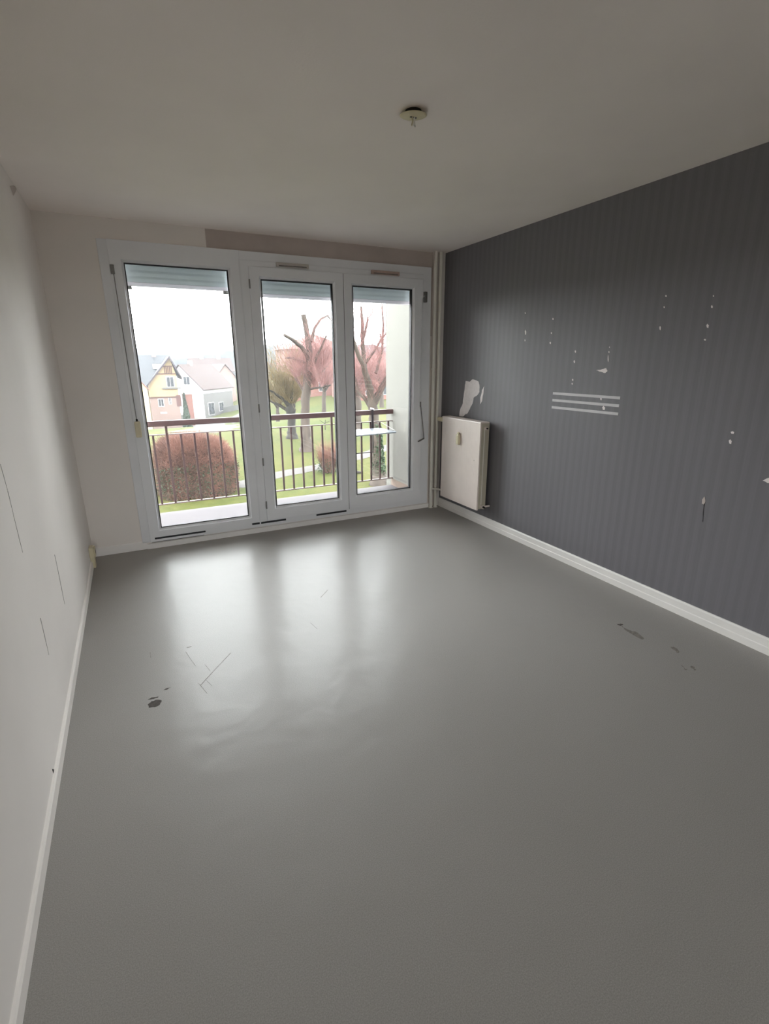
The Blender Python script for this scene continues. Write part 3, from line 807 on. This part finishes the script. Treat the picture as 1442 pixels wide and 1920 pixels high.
# the big pollard with reddish shoots and sawn stubs
YB = ground_at(575, 846)[1]
tree('tall pollarded tree with sawn stubs and reddish shoots', (575, 846), YB,
     [(574, 815, 0.30), (572, 780, 0.28), (573, 745, 0.27), (576, 710, 0.24), (580, 690, 0.22)],
     [([(580, 690), (579, 650), (574, 615), (569, 590)], [.22, .19, .17, .15], 0, .2), ([(582, 675), (567, 652), (550, 638), (533, 628)], [.17, .13, .11, .09], -1.0, .25),
      ([(578, 682), (560, 676), (547, 671), (535, 671)], [.10, .08, .07, .05], .8, .3), ([(583, 640), (590, 615), (602, 598), (614, 592), (622, 602)], [.12, .09, .07, .05, .03], 0.8, .3),
      ([(578, 700), (592, 672), (604, 648), (612, 630)], [.14, .10, .07, .04], -.8), ([(576, 720), (600, 700), (618, 680), (632, 655)], [.12, .09, .06, .04], 1.2),
      ([(574, 740), (556, 712), (545, 690)], [.11, .08, .04], 1.0), ([(620, 722), (611, 722), (602, 727)], [.04, .06, .04], -1.5), ([(576, 730), (604, 726), (620, 722)], [.08, .06, .05], -1.5)],
     'twigr', 'bark', [(566, 596, 10, .9), (577, 705, 70, .7), (597, 695, 90, .6), (560, 705, 60, .6), (610, 680, 70, .7), (590, 720, 60, .7)], 26, (0.9, 2.1), 0.014)
# the near tree behind the table, ivy on its trunk
YC = 20.5
tc_ = tree('ivy grown tree standing close behind the railing table', (711, 912), YC,
           [(709, 880, 0.27), (705, 840, 0.24), (702, 800, 0.22), (700, 770, 0.22), (697, 745, 0.2)],
           [([(697, 745), (690, 715), (683, 690), (670, 660), (655, 618)], [.19, .15, .11, .09, .07], -.8, .4), ([(684, 692), (680, 650), (679, 600), (677, 575)], [.11, .09, .06, .04], .5, .4),
            ([(680, 640), (688, 608), (690, 596)], [.06, .05, .03], .4), ([(686, 680), (704, 655), (720, 630), (736, 610)], [.06, .05, .04, .03], .8), ([(699, 760), (712, 735), (722, 715), (738, 690)], [.18, .16, .13, .1], -.3),
            ([(700, 770), (683, 745), (673, 735), (660, 690)], [.12, .09, .08, .05], .8), ([(705, 700), (716, 660), (719, 610), (716, 570)], [.07, .06, .04, .03], 1.0)],
           'twigr', 'bark', [(690, 715, 50, .7), (705, 735, 50, .7), (679, 640, 45, .7), (720, 640, 45, .6), (662, 650, 40, .7), (700, 600, 40, .7), (712, 670, 40, .7)], 24, (0.7, 1.7), 0.0075)
P = []
for _ in range(2200):
    q = rng.uniform(0, 1) ** 1.2; py = 908 - 110 * q; c = at(711 - 9 * q + 2, py, YC); a = rng.uniform(0, 6.28); r = .30 - .05 * q
    P.append(c + np.array([math.cos(a) * r, math.sin(a) * r, rng.normal(0, .05)]))
twig_part(tc_, 'ivy', leaf_cards(P, 0.07), 'ivy')
YD = ground_at(671, 812)[1]
tree('reddish bare tree in the distance left of the ivy grown tree', (671, 814), YD,
     [(671, 790, 0.28), (672, 765, 0.26), (671, 742, 0.24)],
     [([(671, 742), (664, 715), (655, 690)], [.2, .13, .06], -1), ([(671, 742), (678, 710), (680, 680)], [.2, .13, .06], 1), ([(671, 748), (690, 722), (700, 690)], [.17, .12, .06], .5), ([(671, 745), (650, 722), (640, 690)], [.17, .12, .06], .5)],
     'twigr', 'bark', [(665, 720, 50, .7), (685, 710, 50, .7), (650, 715, 40, .7)], 22, (1.5, 3.4), 0.018)
# a row of further bare trees behind the lawn
for k, (px, py, Y, lb) in enumerate([(520, 772, 66, 'hazy bare tree beyond the lawn, left of the olive pollard'), (608, 776, 54, 'hazy bare tree beyond the lawn, right of the tall pollard'),
                                     (640, 774, 66, 'hazy bare tree beyond the lawn, behind the door joint'), (716, 774, 58, 'hazy bare tree beyond the lawn beside the cream balcony wall')]):
    b = at(px, py, Y); z = gz(b[0], b[1]); hh = rng.uniform(4.5, 6.0) + (2.0 if k else 0)
    t = empty('bare_tree', lb, 'tree', 'hazy bare trees beyond the lawn', loc=(b[0], b[1], z))
    bp = np.array([b[0], b[1], z])
    wobbly([bp - [0, 0, .2], bp + [0, 0, 1.0], bp + [.1, 0, hh * .45]], [.34, .26, .2], 'trunk', 'bark', t)
    org, drr = [], []
    for _ in range(7):
        e = bp + [rng.normal(0, 1.5), rng.normal(0, 1.2), hh * rng.uniform(.62, .9)]
        wobbly([bp + [.05, 0, hh * .4], (bp + [0, 0, hh * .42]) * .5 + e * .5 + [0, 0, .2], e], [.13, .08, .04], 'branch', 'bark', t, 5)
        for _ in range(70):
            q = rng.uniform(.2, 1); org.append((bp + [0, 0, hh * .42]) * (1 - q) + e * q)
            d = rng.normal(0, .5, 3); d[2] = abs(d[2]) * .4 + .6; drr.append(d)
    twig_part(t, 'twigs', shoots(org, drr, rng.uniform(1.0, 2.4, len(org)), 0.028), 'twigr' if k else 'twigo')

# clipped hedge below the balcony
hl, hr = ground_at(300, 946), ground_at(449, 927)
hc = ((hl[0] + hr[0]) / 2, (hl[1] + hr[1]) / 2 + 1.3); hz = gz(*hc)
ht = float(at(372, 812, hc[1] + .2)[2]) - hz
hx = (hr[0] - hl[0]) / 2 + 0.1


def hedge_pt(u, v):
    """u 0..2pi round, v 0..1 base to crown; a rounded, slightly bulging block"""
    e = 0.45; cu, su = math.cos(u), math.sin(u)
    px = math.copysign(abs(cu) ** e, cu); py = math.copysign(abs(su) ** e, su)
    k = 1 - max(0, (v - .55) / .45) ** 2.2
    z = ht * (v if v < .55 else .55 + .45 * math.sin((v - .55) / .45 * math.pi / 2) ** .9)
    k = max(0, k) ** .5 * (0.93 + .07 * math.sin(3 * u + 5 * v))
    z *= 1 - 0.07 * (1 + px * k) * .5 * (1 if px > .6 else 0) - .05 * max(0, -px * k - .5)
    return np.array([hc[0] + hx * px * k, hc[1] + 1.25 * py * k, hz + z])


hd = empty('clipped_hedge', 'large clipped brown leafless hedge below the balcony', 'hedge', loc=(hc[0], hc[1], hz))
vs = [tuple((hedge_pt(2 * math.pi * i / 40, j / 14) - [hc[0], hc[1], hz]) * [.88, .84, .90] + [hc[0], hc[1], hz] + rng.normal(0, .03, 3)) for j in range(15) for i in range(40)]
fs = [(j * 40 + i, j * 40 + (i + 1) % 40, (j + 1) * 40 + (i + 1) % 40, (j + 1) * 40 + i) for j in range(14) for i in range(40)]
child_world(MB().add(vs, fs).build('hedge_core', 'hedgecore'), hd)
org, drr, grn = [], [], []
for _ in range(26000):
    v = rng.uniform(0, 1) ** .8; t_ = rng.uniform(-1, 1); w_ = (1 - abs(t_) ** 4.44) ** .225 * (1 if rng.uniform() < .5 else -1)
    qx, qy = (t_, w_) if rng.uniform() < .7 else (w_, t_)
    u = math.atan2(math.copysign(abs(qy) ** 2.222, qy), math.copysign(abs(qx) ** 2.222, qx))
    p = hedge_pt(u, v); n = (p - [hc[0], hc[1], hz + ht * .35]) * [1 / hx, 1 / 1.25, 1 / ht]
    c = np.array([hc[0], hc[1], hz]); org.append((p - c) * .92 + c)
    d = n / (np.linalg.norm(n) + 1e-9) * .7 + rng.normal(0, .8, 3) + [0, 0, .7 * v]; drr.append(d)
    if v < .55 and rng.uniform() < .5: grn.append(p + rng.normal(0, .05, 3))
twig_part(hd, 'hedge_twigs', shoots(org, drr, rng.uniform(.12, .34, len(org)), 0.009, seg=2), 'twigh')
twig_part(hd, 'hedge_leaves', leaf_cards(grn, 0.045), 'leaf')

# small bush by the path
bb = ground_at(617, 885)
bs = empty('garden_bush', 'small round bush with reddish tips beside the garden path', 'bush', loc=bb)
hb = float(at(617, 832, bb[1])[2]) - bb[2]
o_, d_ = [], []
for _ in range(900):
    a = rng.uniform(0, 6.28); r = rng.uniform(0, .28) ** 1; o_.append([bb[0] + r * math.cos(a), bb[1] + r * math.sin(a), bb[2]])
    d_.append([math.cos(a) * rng.uniform(0, .5), math.sin(a) * rng.uniform(0, .5), 1])
twig_part(bs, 'stems', shoots(o_, d_, rng.uniform(hb * .45, hb * 1.02, len(o_)), 0.009, .12), 'twigh')
P = [np.array(bb) + [rng.normal(0, .28), rng.normal(0, .25), abs(rng.normal(.35, .3))] for _ in range(1500)]
twig_part(bs, 'leaves', leaf_cards(P, 0.05), 'leaf')

# broken branch lying on the lawn
sb = ground_at(672, 889)
fb = empty('fallen_branch', 'short dark fallen branch on the lawn left of the ivy grown tree', 'branch', loc=sb)
wobbly([np.array(sb) + [-.45, -.05, .28], np.array(sb) + [-.2, 0, .14], np.array(sb) + [.25, .05, .06]], [.05, .09, .05], 'stem', 'barkdark', fb, 7)
wobbly([np.array(sb) + [-.2, 0, .14], np.array(sb) + [-.30, .1, .45]], [.05, .02], 'side_twig', 'barkdark', fb, 5)
# young sapling on the lawn
sp = ground_at(610, 806)
sg = empty('sapling', 'thin bare sapling on the lawn beyond the railing post', 'tree', loc=sp)
sp = np.array(sp)
wobbly([sp - [0, 0, .1], sp + [0, 0, .45], sp + [.05, 0, .85]], [.04, .03, .02], 'stem', 'barkdark', sg, 6)
wobbly([sp + [0, 0, .5], sp + [-.45, .1, .85]], [.025, .012], 'side_twig', 'barkdark', sg, 5)
wobbly([sp + [0, 0, .6], sp + [.4, -.1, .72]], [.025, .012], 'side_twig', 'barkdark', sg, 5)


# ------------------------------------------------------------------ houses
class Local:
    """a house frame: origin at a ground corner, u along the front, w away from the viewer"""

    def __init__(self, name, label, cat, o, ang, group='houses across the street'):
        self.o = Vector(o); self.r = Matrix.Rotation(ang, 4, 'Z')
        self.e = empty(name, label, cat, group, loc=o); self.e.rotation_euler = (0, 0, ang)

    def part(self, mb, name, m, **p):
        return mb.build(name, m, self.e, **p)


def gable_roof(x0, x1, y0, y1, ze, zr, ov, th=0.16, axis='y', xr=None):
    """two sloping slabs; ridge along y (or x)"""
    mb = MB()
    if axis == 'y':
        xm = (x0 + x1) / 2 if xr is None else xr
        for xe in (x0, x1):
            s = (zr - ze) / abs(xm - xe); e = xe + math.copysign(ov, xe - xm)
            mb.prism([(xm, zr), (e, ze - ov * s), (e, ze - ov * s - th), (xm, zr - th)], 1, y0 - ov, y1 + ov)
    else:
        ym = (y0 + y1) / 2
        for ye in (y0, y1):
            s = (zr - ze) / abs(ym - ye); e = ye + math.copysign(ov, ye - ym)
            mb.prism([(ym, zr), (e, ze - ov * s), (e, ze - ov * s - th), (ym, zr - th)], 0, x0 - ov, x1 + ov)
    return mb


def house_window(L, u0, u1, z0, z1, y, m='pane', fr='whiter', shut=None, side=False):
    """a window with frame, pane and optional shutters; on the front (y) or on a side face (x = y)"""
    def bx(a, b, c, d, e0, e1):
        return MB().box((e0, a, c), (e1, b, d)) if side else MB().box((a, e0, c), (b, e1, d))
    s = 1 if side else -1
    def rngp(p, q): return (min(y + s * p, y + s * q), max(y + s * p, y + s * q))
    e = rngp(-.02, .07); f = L.part(bx(u0 - .08, u1 + .08, z0 - .08, z1 + .08, *e), 'window', fr)
    e = rngp(.05, .09)
    um = (u0 + u1) / 2
    for a, b in ((u0, um - .03), (um + .03, u1)):
        bx(a, b, z0, z1, *e).build('pane', m, f)
    if shut:
        w = (u1 - u0) / 2; e = rngp(-.02, .10)
        for a, b in ((u0 - w - .1, u0 - .1), (u1 + .1, u1 + w + .1)):
            L.part(bx(a, b, z0 - .05, z1 + .05, *e), 'shutter', shut)


def loc_px(px, py, Y):
    return at(px, py, Y)


# half-timbered house: origin at the front left ground corner of its gable wing
YH = 88.0
A = loc_px(287, 792, YH); A1 = loc_px(345, 788, YH)
zg = gz(A[0], A[1])
LA = Local('timbered_house', 'ochre half-timbered house with a steep grey slate roof', 'house', (A[0], A[1], zg), 0.0)
wA = A1[0] - A[0]
zE = float(loc_px(285, 722, YH)[2]) - zg; zR = float(loc_px(317, 669, YH)[2]) - zg; zE2 = float(loc_px(348, 703, YH)[2]) - zg
xa = float(loc_px(317, 669, YH)[0] - A[0]); zmid = float(loc_px(315, 745, YH)[2]) - zg; ztim = float(loc_px(315, 701, YH)[2]) - zg
xw = wA - 0.35


def sl(z):          # gable outline: x range at height z above the lower eave
    left = 0 if z <= zE else (z - zE) / (zR - zE) * xa
    right = xw if z <= zE2 else xw - (z - zE2) / (zR - zE2) * (xw - xa)
    return left, right


LA.part(MB().prism([(0, -1), (xw, -1), (xw, zmid), (0, zmid)], 1, 0, 7), 'ground_floor_wall', 'brickp')
LA.part(MB().prism([(0, zmid), (xw, zmid), (xw, zE2), (xa, zR - .1), (0, zE)], 1, 0.03, 7), 'gable_wall', 'yellow')
mb = MB()
rt = (zR - zE2) / (xw + .35 - xa)
mb.prism([(xa, zR + .12), (-.45, zE - .35), (-.45, zE - .60), (xa, zR - .16)], 1, -.45, 7.2)
mb.prism([(xa, zR + .12), (xw + .75, zE2 - .42), (xw + .75, zE2 - .68), (xa, zR - .16)], 1, -.45, 7.2)
LA.part(mb, 'wing_roof', 'slate')
LA.part(MB().prism([(xa, zR + .16), (xw + .8, zE2 - .40), (xw + .8, zE2 - .80), (xa, zR - .34)], 1, -.52, -.42), 'bargeboard', 'barge')
LA.part(MB().prism([(xa, zR + .14), (-.5, zE - .35), (-.5, zE - .62), (xa, zR - .22)], 1, -.50, -.42), 'bargeboard', 'barge')
for z in (ztim, ztim + 1.15):
    a, b = sl(z); LA.part(MB().box((a + .1, -.03, z - .09), (b - .05, .04, z + .09)), 'timber', 'timber')
a, b = sl(ztim + 1.1)
for x in np.linspace(a + .35, b - .3, 5):
    LA.part(MB().box((x - .08, -.03, ztim), (x + .08, .04, ztim + 1.1)), 'timber', 'timber')
LA.part(MB().box((-.05, -.08, zmid - .1), (xw + .05, .05, zmid + .12)), 'string_course', 'timber')
px_w = lambda p: float(loc_px(p, 720, YH)[0] - A[0]); pz = lambda q: float(loc_px(318, q, YH)[2]) - zg
house_window(LA, px_w(313.5), px_w(326), pz(725), pz(707), 0.03)
house_window(LA, px_w(293), px_w(302), pz(761), pz(748), 0.0)
house_window(LA, px_w(313), px_w(316.5), pz(757), pz(745), 0.0)
LA.part(MB().box((px_w(327), -.05, pz(763)), (px_w(336), .02, pz(741))), 'door_leaf', 'shutwood')
LA.part(MB().box((px_w(303), -.22, pz(729)), (px_w(338), .05, pz(726.5))), 'window_ledge', 'greyr')
LA.part(MB().box((px_w(294), -.06, pz(775)), (px_w(306), .02, pz(772))), 'sill', 'whiter')
# main body to the left, its ridge level with the wing
xl = float(loc_px(225, 690, YH)[0] - A[0])
LA.part(MB().box((xl, 2.0, -1), (0.1, 11.0, zE)), 'side_wall', 'yellow')
ym = 6.5
zm = float(loc_px(285, 666, YH + ym)[2]) - zg
LA.part(MB().prism([(ym, zm), (1.2, zE - .55), (1.2, zE - .80), (ym, zm - .25)], 0, xl - .5, xa + .5).prism([(ym, zm), (11.6, zE - .55), (11.6, zE - .80), (ym, zm - .25)], 0, xl - .5, xa + .5), 'main_roof', 'slate')
ysk = 4.6; zsk = zE - .55 + (ysk - 1.2) / (ym - 1.2) * (zm - zE + .55); xsk = px_w(303)
LA.part(MB().prism([(ysk - .5, zsk - .35), (ysk + .3, zsk + .25), (ysk + .3, zsk + .4), (ysk - .5, zsk - .2)], 0, xsk - .75, xsk + .45), 'roof_light', 'whiter')
xc = px_w(300)
LA.part(MB().box((xc - .4, ym - .3, zm - .5), (xc + .25, ym + .4, zm + .55)), 'chimney', 'brickp')

# pale yellow house with a red roof, nearest at the left edge
YL = 78.0
B = loc_px(286, 800, YL); zb = gz(B[0], B[1])
zeL = float(loc_px(286, 728, YL)[2]) - zb; zrL = float(loc_px(262, 706, YL)[2]) - zb
xL0 = float(loc_px(228, 730, YL)[0] - B[0])
LB = Local('yellow_house', 'pale yellow rendered house with a red tiled roof at the left', 'house', (B[0], B[1], zb), 0.0)
xm = xL0 / 2
LB.part(MB().prism([(xL0, -1), (0, -1), (0, zeL), (xm, zrL + .4), (xL0, zeL)], 1, 0, 7.5), 'wall', 'paley')
LB.part(gable_roof(xL0, 0, 0, 7.5, zeL + .12, zrL + .52, .25), 'roof', 'redroof')
house_window(LB, xL0 * .55, xL0 * .35, 1.2, 2.7, 0, shut='shutwood')

# white gabled house, turned so that its corner faces the garden
YW = 101.0
C = loc_px(383, 757, YW); zc = gz(C[0], C[1])
LC = Local('white_house', 'white gabled house with a long brown tiled roof', 'house', (C[0], C[1], zc), math.radians(-38))
zeC = float(loc_px(383, 728, YW)[2]) - zc; zrC = float(loc_px(352, 684, YW + 3)[2]) - zc
wC, lC = 8.6, 11.0          # gable width to the left, length away to the right
# local: gable runs along -x from the corner, long side along +y
LC.part(MB().prism([(-wC, -1.5), (0, -1.5), (0, zeC), (-wC / 2, zrC - .1), (-wC, zeC)], 1, 0, lC), 'wall', 'whiter')
LC.part(gable_roof(-wC, 0, 0, lC, zeC + .1, zrC + .1, .35), 'roof', 'brownroof')
LC.part(MB().box((-.02, -.01, -1.5), (.06, lC, zeC - 1.0)), 'side_wall', 'greyr')
house_window(LC, 1.2, 3.2, .5, 2.7, .06, side=True)
house_window(LC, 5.2, 6.8, .9, 2.5, .06, side=True)
house_window(LC, -wC * .36 - .6, -wC * .36 + .6, zeC + .7, zeC + 2.1, 0)
LC.part(MB().box((-wC / 2 - .35, 3.2, zrC - .9), (-wC / 2 + .35, 4.0, zrC + .8)), 'chimney', 'brickp')
for yy in (3.0, 6.4):
    t_ = .45; x0_ = -wC / 2 * (1 - t_)
    LC.part(MB().prism([(x0_ - .5, zeC + (zrC - zeC) * .40), (x0_ + .5, zeC + (zrC - zeC) * .2), (x0_ + .5, zeC + (zrC - zeC) * .2 + .3), (x0_ - .5, zeC + (zrC - zeC) * .4 + .3)], 1, yy, yy + .9), 'roof_light', 'slate')

# low brick annex between the two
Q = loc_px(346, 757, 90.0); zq = gz(Q[0], Q[1])
LQ = Local('brick_annex', 'low red brick annex between the timbered house and the white house', 'outbuilding', (Q[0], Q[1], zq), 0.0)
wq = float(loc_px(362, 757, 90)[0] - Q[0]); zq1 = float(loc_px(354, 739, 90)[2]) - zq; zq2 = float(loc_px(354, 729, 90)[2]) - zq
LQ.part(MB().box((0, 0, -1.5), (wq, 3, zq1)), 'wall', 'brick')
LQ.part(MB().prism([(-.15, zq1), (3.2, zq2), (3.2, zq2 + .15), (-.15, zq1 + .15)], 0, -.1, wq + .1), 'roof', 'whiter')

# pink rendered house at the right of the left pane
E_ = loc_px(412, 765, 116.0); ze_ = gz(E_[0], E_[1])
LE = Local('pink_house', 'hazy pinkish house with a brown roof behind the white house', 'house', (E_[0], E_[1], ze_), math.radians(8))
we = float(loc_px(447, 765, 116)[0] - E_[0]); zee = float(loc_px(425, 705, 116)[2]) - ze_; zre = float(loc_px(425, 683, 116)[2]) - ze_
LE.part(MB().prism([(0, -2), (we, -2), (we, zee), (we / 2, zre - .1), (0, zee)], 1, 0, 9), 'wall', 'brickp')
LE.part(gable_roof(0, we, 0, 9, zee + .1, zre + .1, .35), 'roof', 'brownroof')
house_window(LE, we * .25, we * .40, zee * .45, zee * .75, 0); house_window(LE, we * .6, we * .75, zee * .45, zee * .75, 0)
# long roofs of the street further back
F_ = loc_px(362, 700, 140.0); zf = gz(F_[0], F_[1])
LF = Local('terrace_house', 'hazy terrace with a long brown roof behind the white house', 'house', (F_[0], F_[1], zf), math.radians(3))
wf = float(loc_px(440, 700, 140)[0] - F_[0]); zrf = float(loc_px(400, 671, 142)[2]) - zf
LF.part(MB().box((0, 0, -1), (wf, 8, zrf - 3.2)), 'wall', 'greyr')
LF.part(gable_roof(0, wf, 0, 8, zrf - 3.2, zrf, .3, axis='x'), 'roof', 'brownroof')
for k in (.3, .72):
    LF.part(MB().box((wf * k - .5, 3.6, zrf - .6), (wf * k + .5, 4.4, zrf + .9)), 'chimney', 'brickp')

# garden wall along the street, with a gate post and pillars
g0 = [ground_at(x, y) for x, y in ((338, 789), (362, 783), (405, 776), (452, 767))]
gw = empty('garden_wall', 'low grey garden wall along the far side of the street', 'wall', loc=g0[0])
for (a, b) in zip(g0[:-1], g0[1:]):
    d = Vector((b[0] - a[0], b[1] - a[1], 0)).normalized(); n = Vector((-d.y, d.x, 0)) * .15
    vs = []
    for p, hh in ((a, .95), (b, .95)):
        z = gz(p[0], p[1]); vs += [(p[0] - n.x, p[1] - n.y, z - .4), (p[0] + n.x, p[1] + n.y, z - .4), (p[0] + n.x, p[1] + n.y, z + hh), (p[0] - n.x, p[1] - n.y, z + hh)]
    child_world(MB().add(vs, [(0, 1, 2, 3), (7, 6, 5, 4), (0, 4, 5, 1), (1, 5, 6, 2), (2, 6, 7, 3), (3, 7, 4, 0)]).build('wall_panel', 'conc'), gw)
for p in g0[:2]:
    z = gz(p[0], p[1]); child_world(MB().box((p[0] - .28, p[1] - .28, z - .4), (p[0] + .28, p[1] + .28, z + 1.3)).build('gate_pillar', 'greyr', bevel=.03), gw)

# conical cypress in front of the timbered house
cy = tuple(at(350.5, 786, 85.5)); cy = (cy[0], cy[1], gz(cy[0], cy[1])); Yc = cy[1]
hcy = float(at(343, 737, Yc)[2]) - cy[2]; rcy = float(at(360, 780, Yc)[0] - at(341, 780, Yc)[0]) / 2
cyt = empty('conical_conifer', 'slim green conical conifer before the timbered house', 'tree', loc=cy)
child_world(MB().lathe([(rcy * .75, .2), (rcy * .8, hcy * .15), (rcy * .55, hcy * .45), (rcy * .25, hcy * .75), (.04, hcy * .97)], (cy[0], cy[1], cy[2]), 14).build('foliage_core', 'leaf'), cyt)
child_world(MB().tube([(cy[0], cy[1], cy[2] - .2), (cy[0], cy[1], cy[2] + .4)], .15, 8).build('trunk', 'bark'), cyt)
P = []
for _ in range(3000):
    t = rng.uniform(0, 1) ** 1.3; a = rng.uniform(0, 6.28); r = rcy * (1 - t) * rng.uniform(.75, 1.05); P.append([cy[0] + r * math.cos(a), cy[1] + r * math.sin(a), cy[2] + .2 + t * (hcy - .2)])
twig_part(cyt, 'foliage', leaf_cards(P, .14), 'leaf')

# brick apartment buildings behind the trees
def block(label, px0, px1, top, Y, zroof, ang=0.0):
    a = loc_px(px0, 770, Y); b = loc_px(px1, 770, Y); z = -4.2
    L = Local('apartment_building', label, 'building', (a[0], a[1], z), ang, 'brick buildings behind the trees')
    w = b[0] - a[0]; h = float(loc_px((px0 + px1) / 2, top, Y)[2]) - z
    L.part(MB().box((0, 0, -1), (w, 10, h - zroof)), 'wall', 'brick')
    # hipped roof
    e = h - zroof; o = .5
    vs = [(-o, -o, e), (w + o, -o, e), (w + o, 10 + o, e), (-o, 10 + o, e), (5, 5, h), (w - 5, 5, h)]
    L.part(MB().add(vs, [(0, 1, 5, 4), (1, 2, 5), (2, 3, 4, 5), (3, 0, 4), (0, 3, 2, 1)]), 'roof', 'redroof')
    nf = int((e - .8) // 2.8)
    for f in range(nf):
        for x in np.arange(1.6, w - 1.6, 3.0):
            house_window(L, x, x + 1.2, 1.0 + 2.8 * f, 2.4 + 2.8 * f, 0)
    return L


block('tall pink brick apartment building behind the tall pollard', 552, 662, 624, 84.0, 2.6)
block('lower pink brick apartment building behind the ivy grown tree', 668, 790, 664, 70.0, 2.2)
ht_ = loc_px(499, 775, 90.0)
LH = Local('white_shed', 'small whitish house seen at the left edge of the middle pane', 'outbuilding', (ht_[0], ht_[1], gz(ht_[0], ht_[1])), 0.0)
wh = float(loc_px(508, 775, 90)[0] - ht_[0]); hh = float(loc_px(503, 757, 90)[2]) - gz(ht_[0], ht_[1])
LH.part(MB().box((0, 0, -1), (wh, 4, hh - .9)), 'wall', 'whiter'); LH.part(gable_roof(0, wh, 0, 4, hh - .85, hh, .2), 'roof', 'brownroof')


# wooded ridges on the horizon
def ridge(name, Y, prof, label, jag):
    vs, fs = [], []; xs_ = np.linspace(prof[0][0], prof[-1][0], 160)
    top = np.interp(xs_, [p[0] for p in prof], [p[1] for p in prof])
    for i, (x, t) in enumerate(zip(xs_, top)):
        p = at(x, t, Y); z = p[2] + jag * math.sin(i * .9) * .4 + rng.normal(0, jag * .35)
        vs += [(p[0], Y - 14, -14), (p[0], Y, z), (p[0], Y + 60, z + 1), (p[0], Y + 90, -14)]
    for i in range(len(xs_) - 1):
        for k in range(3): fs.append((4 * i + k, 4 * i + 4 + k, 4 * i + 5 + k, 4 * i + 1 + k))
    o = MB().add(vs, fs, True).build(name, 'hill', kind='structure', label=label)


ridge('hills', 330, [(60, 650), (230, 652), (330, 657), (400, 662), (520, 664), (760, 668)], 'pale hazy hills on the horizon', 0.8)
ridge('wooded_ridge', 190, [(180, 672), (300, 673), (372, 672), (430, 660), (500, 655), (560, 645), (650, 650), (800, 655)], 'bluish wooded ridge behind the houses', 0.9)

# ------------------------------------------------------------------ haze over the grounds
hz_ = box('garden_haze', 'haze', (-110, 14, -16), (200, 300, 40)); hz_['kind'] = 'stuff'; hz_['label'] = 'thin winter haze over the grounds and the houses'
